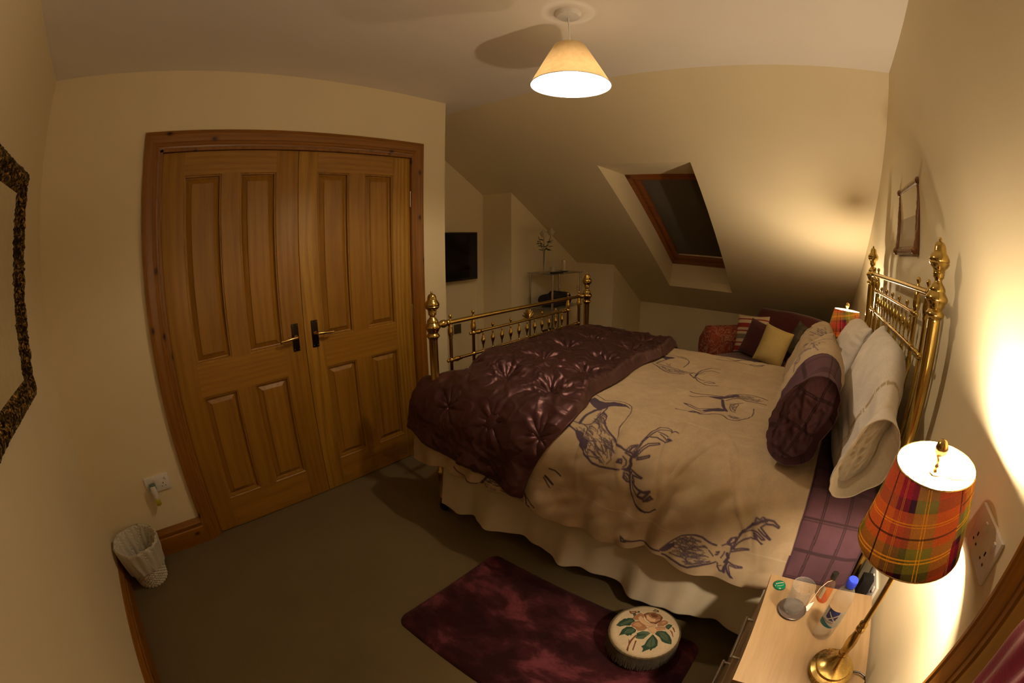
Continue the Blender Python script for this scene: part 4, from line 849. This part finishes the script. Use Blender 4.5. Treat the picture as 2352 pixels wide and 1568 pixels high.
# ---------------------------------------------------------------- plum satin bedspread
TUCK = []
for j in range(-7, 4):
    for i in range(0, 4):
        s_ = -.075 - .255 * (-j) if j <= 0 else -.075 + .235 * j
        x_ = .715 + .252 * i + (.0 if j <= 0 else .09 * j) + .012 * math.sin(i * 5 + j * 3)
        if x_ > .60: TUCK.append((x_, s_ + .012 * math.sin(i * 7 + j)))
TUCK = np.array(TUCK)
def bxedge(s): return 1.365 + .03 * smooth(-.2, -.02, s) + .010 * np.sin(s * 11) + .012 * np.sin(s * 5 + 1) - .095 * smooth(.02, .34, s)
def bhem(x): return .385 + .035 * smooth(.7, 1.3, x) + .010 * np.sin(x * 17) - .04 * smooth(.70, .57, x)
def spread(u, v):
    s = (SMIN + .02) + v * (0.42 - SMIN - .02); x0 = xmin(s) - .004; x = x0 + (bxedge(s) - x0) * u; s = np.where(s > 0, s * bhem(x) / .42, s)
    P = np.stack([x, s], 1); h = np.zeros(len(P)); dm = np.full(len(P), 9.0)
    jit = .0125 * nz(P, 2.6, 21)
    for k, (tx, ts) in enumerate(TUCK):
        dx = x - tx; ds = s - ts; d = np.hypot(dx, ds); dm = np.minimum(dm, d); th = np.arctan2(ds, dx)
        ph = 1.7 * k; fold = np.sin(th * 7 + ph + 9 * d + jit * 60) + .6 * np.sin(th * 13 - ph * 2 + 14 * d)
        h += .0075 * fold * np.exp(-((d - .040) / .045) ** 2) * smooth(0, .014, d)
        # pinched creases toward the next tucks
        for (ax, as_) in ((.252, 0), (0, .255), (.252, .255), (-.252, .255)):
            n_ = math.hypot(ax, as_); a = (dx * ax + ds * as_) / n_; b = (-dx * as_ + ds * ax) / n_
            if ax and as_: am, ln_ = .010, .5
            else: am, ln_ = .008, .4
            wob = .010 * np.sin(a * 30 + k)
            h -= am * np.exp(-((b - wob) / .0075) ** 2) * smooth(-.09, 0, a) * smooth(n_ * ln_ + .03, .01, a)
    rg_ = 1 - np.abs(nz(P, 3.4, 31)) ; rg2 = 1 - np.abs(nz(P, 8.5, 32)); h += .010 * (np.clip(rg_, 0, 1) ** 3 - .3) + .0045 * (np.clip(rg2, 0, 1) ** 3 - .3)
    puff = .040 * (1 - np.exp(-(dm / .060) ** 2))
    top = smooth(.10, -.20, s)
    lift = (.006 + top * .050 * smooth(1.40, .75, x) * smooth(-1.30, -1.0, s) + top * .018)
    edge = smooth(0, .035, bxedge(s) - x) * smooth(0, .02, bhem(x) + .0 - s) ; edge = np.where(s > 0, edge, smooth(0, .035, bxedge(s) - x))
    off = (h + puff) * edge * (.45 + .55 * top) + lift * (.35 + .65 * edge) + .003 * nz(P, 7, 4) * edge + .006
    off = np.maximum(off, wrinkle(P) + .005)
    fd = foot_drop(x, s); off = off * (1 - .8 * fd) - .075 * fd
    Q = surf(x, s, off); Q[:, 0] += -.014 * smooth(.05, .25, s) * smooth(.72, .57, x); Q[:, 1] -= .018 * smooth(.25, .4, s) * (1 + .7 * np.sin(x * 21)); return Q
bs = grid('bedspread', 'satin', 300, 800, spread, None, .012)
tag(bs, 'plum satin pintucked bedspread laid across the foot of the bed', 'bedspread')

# ---------------------------------------------------------------- valance
VP = [(2.60, 1.822, .09, 0), (.70, 1.822, .09, 0)]
def val(u, v):
    # v along: near side from the head to the foot, round the near foot corner a little; u down
    Ls = 1.93; Lf = .12; d = v * (Ls + Lf); on = d < Ls
    x = np.where(on, 2.60 - d, .672); y = np.where(on, 1.835, 1.835 + (d - Ls))
    zt = .42; zh = .105 + .018 * np.sin(d * 5.3 + 1) + .010 * np.sin(d * 13)
    z = zt + (zh - zt) * u
    fold = (.034 * np.sin(d * 14.5 + .8) + .012 * np.sin(d * 31 + 1.5 * np.sin(d * 6)) + .004 * np.sin(d * 58 + 2)) * u ** 1.2 - .052 * u
    big = -.04 * u ** 1.3 * np.exp(-((d - .50) / .10) ** 2) - .03 * u ** 1.3 * np.exp(-((d - 1.80) / .06) ** 2)
    ff = fold + big
    return np.stack([np.where(on, x, x - .4 * np.abs(ff)), np.where(on, y + ff, y), z], 1)
o = grid('valance', 'valance', 60, 900, val, None, .002); tag(o, 'cream cotton valance hanging in folds below the duvet', 'valance')

# ---------------------------------------------------------------- pillows
def pillow(name, cs, a0, b0, mats, cols, label, cat, open_near=True, sleeve=.09, seed=1, inner='whitecot', amp=.004, nu_=170, nv_=220, group=None, sag=.0, rim=.6, na=.95, dn=(0, 0, 0), fq=(.015, .05), skew=0.0, bk=1.0):
    """cs: near and far centre points plus the lean of the section (unit vector up the section)"""
    (cn, cf, up) = cs; cn = np.array(cn); cf = np.array(cf); up = np.array(up, float); up /= np.linalg.norm(up)
    axd = cf - cn; Lp = np.linalg.norm(axd); axd /= Lp; up = up - axd * (up @ axd); up /= np.linalg.norm(up); th = np.cross(up, axd)
    def f(u, v):
        w = np.clip((u - sleeve) / (1 - sleeve), 0, 1)
        body = (1 - np.abs(2 * w - 1) ** 2.6) ** .5
        near = smooth(.22, .0, u) if open_near else 0 * u
        bb = b0 * (.10 + .90 * body) * (1 - near) + b0 * rim * near
        aa = a0 * (.90 + .10 * body) * (na + (1 - na) * smooth(0, .40, u)) if open_near else a0 * (.9 + .1 * body); aa = aa * (1 + .10 * smooth(.85, 1, u)); clo = smooth(.25, .75, u)
        ph = v * 2 * PI; c = np.cos(ph); s_ = np.sin(ph)
        hc = np.sign(c) * np.abs(c) ** (.92 - .30 * clo); hs = np.sign(s_) * np.abs(s_) ** (.95 + .3 * clo)
        P2 = np.stack([u * Lp + .15 * c, s_ * .4 + c * .5], 1)
        wr = amp * nz(P2, 3.0, seed) + amp * .8 * np.sin(ph * 5 + u * 9 + seed) * smooth(.45, .05, u)
        wr = wr + amp * 1.2 * nz(P2, 6, seed + 3) * smooth(.75, 1.0, u)
        A = aa * hc; Bt = (bb + wr * (.4 + .6 * np.abs(hs))) * hs
        Q = cn + np.array(dn) * smooth(.40, 0, u)[:, None] + axd * (u * Lp)[:, None] + up * A[:, None] + th * Bt[:, None]
        Q += -axd * (skew * (.5 + .5 * hs) * smooth(.42, 0, u) ** 1.3)[:, None]
        if open_near: Q += -axd * (.022 * np.sin(ph * 2 + seed) * smooth(.12, 0, u))[:, None]
        return Q
    uu, vv = [q.ravel() for q in np.meshgrid(np.linspace(0, 1, nu_), np.linspace(0, 1, nv_, endpoint=False), indexing='ij')]
    col = cols(uu, vv, Lp, a0) if cols else None
    o = grid(name, mats, nu_, nv_, f, None, .003, col, closed_v=True)
    # closed far end and the filled cushion showing inside the mouth
    def cap(q):
        def g(u, v): 
            R = f(np.full_like(u, q), v); C0 = R.mean(0) if len(R) else 0; C0 = R.mean(0); return C0 + (R - C0) * (1 - u)[:, None] * 1.0
        return g
    g2 = grid('pillow_end', mats if not cols else mats, 8, nv_, cap(1.0), o, 0, None if not cols else np.tile(col[-1], (8 * nv_, 1)), closed_v=True)
    if open_near:
        def inn(u, v):
            q = fq[0] + fq[1] * u; R = f(q, v); C0 = cn + np.array(dn) * smooth(.40, 0, q)[:, None] + axd * (q * Lp)[:, None]; k = .985 * u
            W2 = (R - C0) * k[:, None]; xx_ = np.cos(v * 2 * PI) * u; zz_ = np.sin(v * 2 * PI) * u; bump_ = bk * (.006 * np.sin(xx_ * 7 + 3 * zz_ + seed) + .004 * np.sin(xx_ * 4 - zz_ * 11 + 1) ) * (1 - u ** 4) + bk * .016 * nz(np.stack([np.cos(v * 2 * PI) * u * 1.4, np.sin(v * 2 * PI) * u * 1.4], 1), 1.1, seed + 2, 3) * (1 - u ** 4)
            return C0 + W2 + axd * (bump_ - .0)[:, None]
        ic = None if inner != 'print' else check(np.stack([uu * .0 + vv, uu], 1), .2, .2, 0, 0)
        if inner == 'print':
            a_, b_ = np.meshgrid(np.linspace(0, 1, 60), np.linspace(0, 1, nv_, endpoint=False), indexing='ij'); a_ = a_.ravel(); b_ = b_.ravel()
            ic = check(np.stack([a_ * a0 * np.cos(b_ * 2 * PI), a_ * b0 * np.sin(b_ * 2 * PI)], 1), .13, .10, .03, .03, PUR * 1.15)
            grid('pillow_filling', inner, 60, nv_, inn, o, 0, ic, closed_v=True)
        else: grid('pillow_filling', inner, 60, nv_, inn, o, 0, None, closed_v=True)
    tag(o, label, cat, group); return o
def purcase(seed):
    def c(u, v, Lp, a0):
        P = np.stack([u * Lp, (v - .5) * 2 * a0 * 1.9], 1)
        col = np.tile(LIN * 1.02, (len(u), 1)) * (1 + .05 * nz(P, 4, seed))[:, None]
        for s0 in (.33, .58):
            k = (np.exp(-(np.abs(P[:, 0] - s0) / .0022) ** 2) * .5)[:, None]; col = col * (1 - k) + np.array([.62, .53, .38]) * k
        ink = np.zeros(len(u)); rr = np.random.RandomState(seed)
        for k in range(3):                       # hatched stag strokes on the linen part
            c0 = np.array([.34 + .12 * k, (-.25 + .28 * k)]); 
            for j in range(36):
                p0 = c0 + rr.normal(0, 1, 2) * np.array([.045, .035]); th = .4 + rr.normal(0, .4); stroke(P, ink, [p0, p0 + .03 * np.array([math.cos(th), math.sin(th)])], .005, .85)
            for sg in (-1, 1):
                pts = [c0 + np.array([.05 + .02 * q, sg * (.01 + .012 * q ** 1.3)]) for q in range(6)]; stroke(P, ink, pts, .007, .9); stroke(P, ink, [pts[3], pts[3] + np.array([.03, -sg * .012])], .003, .8)
            stroke(P, ink, [c0 + np.array([-.10, -.05]), c0 + np.array([-.04, -.035]), c0 + np.array([.05, -.02])], .004, .9); stroke(P, ink, [c0 + np.array([-.12, .04]), c0 + np.array([0, .045]), c0 + np.array([.06, .02])], .004, .9)
        col = col * (1 - ink[:, None] * .85) + INKC * 1.6 * ink[:, None] * .85
        edge = .185 + .012 * np.sin(v * 4 * PI)
        pm = (P[:, 0] < edge)[:, None]; col = np.where(pm, check(P, .088, .115, .03, .04), col); pe_ = (np.abs(P[:, 0] - edge) < .0035)[:, None]; col = np.where(pe_, PURD, col); return col
    return c
def whitecase(seed):
    def c(u, v, Lp, a0):
        col = np.tile(np.array([.88, .83, .78]), (len(u), 1)); d = np.abs(u * Lp - .125 - .006 * np.sin(v * 4 * PI)); k = (d < .0045)[:, None] & ((((v * 110) % 1) < .6)[:, None]); return np.where(k, np.array([.50, .42, .27]), col)
    return c
pillow('pillow', ((2.495, 1.80, .985), (2.518, 2.50, .985), (.28, 0, .96)), .235, .100, 'print', whitecase(1), 'white pillow with an open hemstitched end nearest the tartan lamp', 'pillow', seed=4, amp=.006, rim=1.0, na=.66, dn=(-.012, 0, -.065), fq=(.10, .07), skew=.12)
pillow('pillow', ((2.480, 3.26, .93), (2.470, 2.58, .95), (.30, 0, .92)), .235, .10, 'print', whitecase(2), 'white pillow at the far side of the headboard', 'pillow', seed=9, amp=.005)
pillow('pillow', ((2.250, 1.875, .960), (2.275, 2.50, .965), (.36, 0, .93)), .190, .112, 'print', purcase(5), 'stag pillow whose open purple checked end faces the room', 'pillow', seed=6, inner='print', amp=.007, rim=.92, skew=.035, bk=.6)
pillow('pillow', ((2.270, 3.27, .915), (2.250, 2.62, .935), (.40, 0, .88)), .205, .10, 'print', purcase(8), 'stag pillow at the far side of the bed by the armchair', 'pillow', seed=12, inner='print', amp=.007)

# ================================================================ BEDSIDE TABLES AND LAMPS
def bedside(x, y, label):
    r = empty('bedside_table', (x, y, 0)); tag(r, label, 'bedside table')
    a, b = .185, .2145
    MB().box((-a, -b, .528), (a, b, .550), 0, .0015).build('table_top', 'lightoak', r)
    MB().box((-a + .018, -b + .006, .06), (a - .004, b - .006, .528), 0, .001).build('carcass', 'lightoak', r, smooth=False)
    MB().box((-a + .03, -b + .02, 0), (a - .02, b - .02, .06)).build('plinth', 'lightoak', r, smooth=False)
    for z0, z1 in ((.07, .285), (.295, .518)):
        d = MB().box((-a + .002, -b + .010, z0), (-a + .018, b - .010, z1), 0, .0015).build('drawer', 'lightoak', r)
        zc = z1 - .05; hm = MB().tube([(-a - .022, -.085, zc), (-a - .022, .085, zc)], .0055, 12)
        for yy in (-.085, .085): hm.tube([(-a + .003, yy * .92, zc), (-a - .022, yy * .92, zc)], .0045, 10)
        hm.build('drawer_handle', 'chrome', d)
    return r
bedside(2.482, 1.4095, 'pale oak bedside table carrying the water bottle and tartan lamp')
bedside(2.490, 3.62, 'bedside table under the far tartan lamp, between bed and armchair')
ZN = .5505
def lamp(x, y, label, bulb, tilt, cone_c, spin=0.0, cable=True):
    r = empty('table_lamp', (x, y, ZN), spin); tag(r, label, 'table lamp', None)
    base = [(.066, 0), (.067, .004), (.0645, .008), (.066, .011), (.0655, .017), (.058, .021), (.0535, .023), (.0545, .026), (.053, .030), (.038, .036), (.029, .044), (.020, .054), (.0145, .064), (.0125, .070)]
    MB().lathe(base, n=56).build('base', 'brassl', r, ang=.7)
    MB().lathe([(.0125, .069), (.0145, .072), (.0145, .076), (.0125, .079), (.0135, .083), (.0125, .087), (.0130, .095), (.0150, .112), (.0150, .128), (.0115, .150), (.0092, .160), (.0128, .163), (.0135, .168), (.0125, .172), (.0095, .176), (.0125, .181), (.0125, .186), (.0085, .190), (.0078, .196), (.0078, .345), (.0110, .348), (.0125, .354), (.0110, .360), (.0078, .364), (.0078, .45)], n=32).build('stem', 'brassl', r, ang=.8)
    MB().lathe([(.0078, .440), (.016, .445), (.016, .476), (.024, .480), (.024, .483), (.012, .485), (.012, .492)], n=24).build('lamp_holder', 'brassl', r)  # wide dish under the bulb added to cut its light on the table
    n = Vector((tilt[0], tilt[1], 1)).normalized(); q = n.to_track_quat('Z', 'Y').to_matrix().to_4x4(); q.translation = Vector(cone_c)
    for nm, mt, d in (('lamp_shade', 'tartan', 0), ('shade_lining', 'shadein', .0015)):
        V, F, uv = cone(.129 - d, 0, .093 - d, .168, 8); MB().add([q @ Vector(p) for p in V], F, 0, uv).build(nm, mt, r, recalc=False)
    w = MB()
    for rr_, zz in ((.1285, 0), (.0925, .168)): w.tube([q @ Vector((rr_ * math.cos(a), rr_ * math.sin(a), zz)) for a in [2 * PI * k / 48 for k in range(49)]], .0016, 6, cap=False)
    for a in (.5, 2.6, 4.7): w.tube([q @ Vector((.009 * math.cos(a), .009 * math.sin(a), .150)), q @ Vector((.05 * math.cos(a), .05 * math.sin(a), .152)), q @ Vector((.0925 * math.cos(a), .0925 * math.sin(a), .167))], .0011, 6)
    w.tube([q @ Vector((.012 * math.cos(a), .012 * math.sin(a), .15)) for a in [2 * PI * k / 20 for k in range(21)]], .0018, 6, cap=False)
    w.tube([q @ Vector((.012, 0, .15)), q @ Vector((.030, 0, .10)), q @ Vector((.030, 0, .04)), q @ Vector((.012, 0, -.02))], .0013, 5); w.tube([q @ Vector((-.012, 0, .15)), q @ Vector((-.030, 0, .10)), q @ Vector((-.030, 0, .04)), q @ Vector((-.012, 0, -.02))], .0013, 5)
    w.build('shade_carrier', 'brassl', r)
    f = MB(); 
    V0 = [(.004, .150), (.006, .154), (.004, .158), (.006, .164), (.0035, .169), (.0055, .174), (.006, .180), (.0105, .186), (.0145, .194), (.0150, .201), (.0125, .209), (.007, .215), (.0001, .217)]
    f.lathe(V0, (0, 0, 0), 20); f.v = [tuple(q @ Vector(p)) for p in f.v]; f.build('finial', 'brassl', r)
    bz = .561
    MB().lathe([(.0001, bz + .038), (.006, bz + .034), (.013, bz + .022), (.017, bz + .006), (.0165, bz - .008), (.012, bz - .026), (.0105, bz - .040), (.0105, bz - .045)], n=24).build('bulb', bulb, r)
    if cable:
        MB().tube([(.055, .0, .006), (.075, .006, .007), (.092, .004, .009), (.108, -.006, .009), (.1215, -.012, -.010), (.1235, -.012, -.12), (.1235, -.008, -.30), (.124, -.0, -.40)], .0028, 8).build('flex', 'black', r)
    return r
lamp(2.551, 1.296, 'brass table lamp with a tartan shade near the wall socket', 'bulb', (-.099, -.058), (-.004, 0, .978 - ZN))
lamp(2.500, 3.52, 'tartan shaded lamp beyond the pillows at the far side of the bed', 'bulbf', (.03, .02), (0, 0, .975 - ZN), .6, False)

# ---------------------------------------------------------------- things on the near bedside table
wb = empty('water_bottle', (2.503, 1.424, ZN)); tag(wb, 'clear water bottle with a blue cap and label', 'water bottle')
MB().lathe([(.0001, .004), (.020, .0), (.028, .002), (.0305, .012), (.031, .03), (.0300, .036), (.031, .042), (.031, .118), (.0300, .124), (.031, .130), (.030, .145), (.025, .162), (.017, .176), (.013, .182), (.013, .192)], n=48).build('bottle_body', 'clear', wb)
MB().lathe([(.0001, .006), (.027, .006), (.0295, .014), (.0298, .128), (.0285, .140), (.0001, .1401)], n=48).build('water', 'water', wb)
cp = MB().lathe([(.0145, .183), (.0152, .185), (.0152, .203), (.0140, .206), (.0001, .2065)], n=48)
for k in range(40):
    a = 2 * PI * k / 40; cp.tube([(.0152 * math.cos(a), .0152 * math.sin(a), .186), (.0152 * math.cos(a), .0152 * math.sin(a), .202)], .0006, 4)
cp.build('bottle_cap', 'blue', wb)
def labf(u, v):
    a = 3.35 + v * 2.6; return np.stack([.0316 * np.cos(a), .0316 * np.sin(a), .055 + u * .062], 1)
LU, LV = [q.ravel() for q in np.meshgrid(np.linspace(0, 1, 140), np.linspace(0, 1, 240), indexing='ij')]
LP = np.stack([LV * .082, LU * .062], 1); lc = np.tile(np.array([.62, .62, .60]), (len(LP), 1))
m = (LP[:, 1] > .040 - .012 * np.sin(LP[:, 0] * 60)) & (LP[:, 0] > .014) & (LP[:, 0] < .050); lc[m] = (.02, .03, .16)
m = (LP[:, 1] < .012 + .006 * np.sin(LP[:, 0] * 70 + 1)) & (LP[:, 0] < .050); lc[m] = (.02, .16, .22)
m = pip(LP, [(.022, .026), (.048, .026), (.048, .048), (.022, .048)]); lc[m] = (.03, .03, .10)
k = np.zeros(len(LP)); stroke(LP, k, [(.020, .024), (.050, .050)], .0035, 1, .0003); stroke(LP, k, [(.020, .050), (.050, .024)], .0035, 1, .0003); lc[k > .5] = (.75, .73, .70)
k = np.zeros(len(LP)); rr = random.Random(2)
for i in range(9): x = .010 + i * .0040; stroke(LP, k, [(x, .016), (x + rr.uniform(-.001, .002), .0225), (x + .002, .018)], .0009, 1, .0002)
lc[k > .5] = (.06, .05, .06)
k = np.zeros(len(LP))
for i in range(11): stroke(LP, k, [(.055, .006 + i * .0048), (.055 + rr.uniform(.014, .022), .006 + i * .0048)], .0008, 1, .0002)
lc[k > .5] = (.30, .32, .35)
grid('bottle_label', 'label', 140, 240, labf, wb, 0, lc)
tag(MB().lathe([(.0001, 0), (.040, 0), (.044, .003), (.0455, .008), (.044, .009), (.041, .006), (.0001, .0055)], n=56).build('coaster', 'coaster', None, loc=(2.392, 1.487, ZN)), 'dark round coaster with a silvery rim under the glass', 'coaster')
gp = MB()
pro = [(.0001, .0), (.026, .0), (.028, .004), (.031, .03), (.0365, .095), (.0355, .0955), (.0345, .094), (.0295, .032), (.026, .012), (.0001, .010)]
def cutg(u, v):
    a = v * 2 * PI; Lr = np.array(pro); t_ = u * (len(pro) - 1); i = np.clip(t_.astype(int), 0, len(pro) - 2); f_ = t_ - i; r = Lr[i, 0] * (1 - f_) + Lr[i + 1, 0] * f_; z = Lr[i, 1] * (1 - f_) + Lr[i + 1, 1] * f_
    o_ = (u < .4) & (z > .005) & (z < .055); r = r + np.where(o_, .0016 * np.abs(np.sin(a * 9 + z * 260)) * np.abs(np.sin(a * 9 - z * 260)), 0); return np.stack([r * np.cos(a), r * np.sin(a), z], 1)
gl = grid('drinking_glass', 'cut', 140, 144, cutg, None, closed_v=True); gl.location = (2.392, 1.487, ZN + .0062); tag(gl, 'cut glass tumbler standing on the dark coaster', 'glass')
mb_ = empty('miniature_bottle', (2.484, 1.562, ZN)); tag(mb_, 'miniature whisky bottle with a black cap and a tied tag', 'bottle')
MB().lathe([(.0001, .001), (.0165, 0), (.018, .004), (.018, .062), (.014, .074), (.0085, .082), (.0085, .092)], n=36).build('bottle_body', 'amber', mb_)
MB().lathe([(.0001, .107), (.0108, .107), (.0115, .105), (.0115, .088), (.0095, .088)][::-1], n=30).build('bottle_cap', 'black', mb_)
MB().add([(-.0187 * math.cos(a), -.0187 * math.sin(a), z) for a in np.linspace(-.9, 1.1, 14) for z in (.014, .058)], [(2 * i, 2 * i + 2, 2 * i + 3, 2 * i + 1) for i in range(13)]).build('bottle_label', 'paper', mb_)
MB().tube([(0, -.009, .086), (-.014, -.012, .080), (-.030, -.022, .060), (-.038, -.034, .030), (-.046, -.050, .016)], .0008, 6).build('string', 'whitecot', mb_)
MB().add([(-.046, -.050, .016), (-.030, -.040, .020), (-.040, -.064, .0015), (-.060, -.070, .001), (-.052, -.058, .008), (-.034, -.052, .010)], [(0, 1, 5, 4), (4, 5, 2, 3)]).build('paper_tag', 'white', mb_)
def mint(u, v):
    a = v * 2 * PI; r = .0215 * np.sin(u * PI / 2); z = .010 * np.cos(u * PI / 2) ** .7 + .0006 * np.sin(a * 24) * smooth(.6, .95, u); return np.stack([r * np.cos(a), r * np.sin(a), z], 1)
MU, MV = [q.ravel() for q in np.meshgrid(np.linspace(0, 1, 60), np.linspace(0, 1, 200, endpoint=False), indexing='ij')]
MP = mint(MU, MV)[:, :2]; mc = np.tile(np.array([.005, .16, .075]), (len(MP), 1)); k = np.zeros(len(MP))
for i in range(7): x = -.013 + i * .0038; stroke(MP, k, [(x, .001), (x + .001, .0045 + (.002 if i == 0 else 0)), (x + .002, .001), (x + .0038, .0012)], .0009, 1, .0002)
stroke(MP, k, [(-.012, -.006), (-.004, -.009), (.010, -.0075)], .0008, 1, .0002); mc[k > .5] = (.70, .72, .68)
o = grid('wrapped_mint', 'foil', 60, 200, mint, None, 0, mc, closed_v=True); o.location = (2.333, 1.578, ZN); o.rotation_euler = (0, 0, .55); tag(o, 'round mint in shiny green foil at the table corner', 'sweet')

# ================================================================ ARMCHAIR IN THE CORNER
AR = math.radians(-34.8)
ac = empty('armchair', (1.945, 4.425, 0), AR); tag(ac, 'red damask armchair in the corner under the slope', 'armchair')
aw, adp = .61, .42
MB().box((-aw + .13, -adp + .02, .10), (aw - .13, adp - .10, .36), 0, .02).build('seat_base', 'damask', ac)
MB().box((-aw + .165, -adp - .01, .355), (aw - .165, adp - .20, .49), 0, .045).build('seat_cushion', 'red', ac)
for s in (-1, 1):
    m = MB(); prf = [(-.095, .06), (-.10, .30), (-.105, .48), (-.115, .56), (-.108, .63), (-.075, .675), (-.02, .69), (.035, .675), (.07, .635), (.080, .57), (.065, .50), (.060, .35), (.060, .06)]
    seg = 14; V = []; n = len(prf)
    for i in range(seg + 1):
        t = i / seg; y = -adp + .02 + t * (2 * adp - .12); e = 1 - .10 * max(0, (.06 - t) / .06) ** 2
        for a, b in prf: V.append((s * (aw - .10) - s * a * e, y, .06 + (b - .06) * 1.07 * (e if b > .4 else 1) - .02 * t))
    F = [(i * n + j, i * n + j + 1, (i + 1) * n + j + 1, (i + 1) * n + j) for i in range(seg) for j in range(n - 1)] + [tuple(range(n)), tuple(seg * n + k for k in range(n))]
    m.add(V, F).build('arm', 'damask', ac, ang=1.0)
def backf(u, v):
    x = (u - .5) * 2 * (aw - .04); ph = v * 2 * PI; top = .885 + .035 * np.cos(np.clip(x / (aw - .04) * PI, -PI, PI)) * .6 + .02 * np.abs(x) / aw
    hz = (top - .10) / 2; zc = .10 + hz; c = np.cos(ph); s_ = np.sin(ph); z = zc + hz * np.sign(s_) * np.abs(s_) ** .45; th = .085 * np.sign(c) * np.abs(c) ** .6
    ex = np.clip((1 - np.abs(x) / (aw - .04)) / .08, 0, 1) ** .5; return np.stack([x, adp - .10 + th * (.5 + .5 * ex) + .12 * (z - .1), .10 + (z - .10) * (.94 + .06 * ex)], 1)
grid('backrest', 'red', 60, 60, backf, ac, closed_v=True)
for s in (-1, 1):
    for y in (-adp + .07, adp - .12): MB().lathe([(.014, 0), (.022, .11)], (s * (aw - .12), y, 0), 16).build('leg', 'frame', ac)
def cushion(name, w, h, t, mat, loc, rot, label, amp=.004, parent=None):
    def f(u, v):
        a = (u * 2 - 1); ph = v * 2 * PI; c = np.cos(ph); s_ = np.sin(ph)
        # u across width, v round the section (height by thickness)
        hh = h / 2 * np.sign(c) * np.abs(c) ** .55; k = (1 - np.abs(a) ** 3.5) ** .6; kk = 1 - .06 * (1 - np.abs(a) ** 2) * np.abs(c) ** 2
        tt = t / 2 * np.sign(s_) * np.abs(s_) ** 1.1 * k; x = w / 2 * a * (1 - .05 * (1 - np.abs(c)) ** 1)
        P2 = np.stack([x, hh], 1); return np.stack([x, tt + amp * nz(P2, 5, 3) * np.sign(s_) * k, hh * kk], 1)
    o = grid(name, mat, 50, 72, f, parent, closed_v=True); o.location = loc; o.rotation_euler = rot
    return tag(o, label, 'cushion')
def AC(x, y, z): 
    v_ = Matrix.Rotation(AR, 3, 'Z') @ Vector((x, y, z)); return (1.865 + v_.x, 4.47 + v_.y, z)
cushion('cushion', .34, .36, .12, 'stripe', (1.700, 4.62, .675), (math.radians(-20), math.radians(-6), AR + .35), 'cream and red striped cushion against the left arm of the armchair')
cushion('cushion', .32, .33, .11, 'darkred', (1.800, 4.45, .665), (math.radians(-24), math.radians(10), AR + .25), 'wine red cushion between the striped and gold cushions')
cushion('cushion', .27, .34, .12, 'gold', (1.955, 4.24, .675), (math.radians(-28), math.radians(12), AR + .45), 'gold silk cushion in the middle of the armchair')
cushion('cushion', .30, .32, .10, 'dark', (2.20, 4.43, .695), (math.radians(-24), math.radians(20), AR), 'dark patterned cushion right of the gold one')

# ================================================================ ROBE ON THE DOOR, BOTTOM RIGHT
def robe(u, v):
    z = 1.36 - u * .95; ph = v * 2 * PI
    hw = .05 + .082 * smooth(0, .25, u) + .02 * u; th = .038 + .018 * smooth(0, .3, u)
    fold = .016 * np.sin(ph * 5 + u * 3) * smooth(0, .2, u) + .012 * np.sin(ph * 9 + 2 - u * 5) + .020 * np.exp(-((u - .33) / .05) ** 2) * np.cos(ph - 1.2)
    y = .720 + hw * np.cos(ph) + .3 * fold * np.cos(ph) + .02 * np.sin(u * 9); x = W - .092 - (th + fold) * np.sin(ph) - 0.0
    return np.stack([np.minimum(x, W - .030), y, z + .01 * np.sin(ph * 3) * (u > .98)], 1)
rb = grid('dressing_gown', 'pinkfleece', 120, 160, robe, None, closed_v=True); tag(rb, 'raspberry pink dressing gown hanging in front of the door frame', 'dressing gown')
MB().box((W - .033, .70, 1.35), (W - .026, .74, 1.41), 0, .002).tube([(W - .03, .72, 1.375), (W - .07, .72, 1.37), (W - .085, .72, 1.385), (W - .088, .72, 1.40)], .005, 10).build('coat_hook', 'chrome', rb)
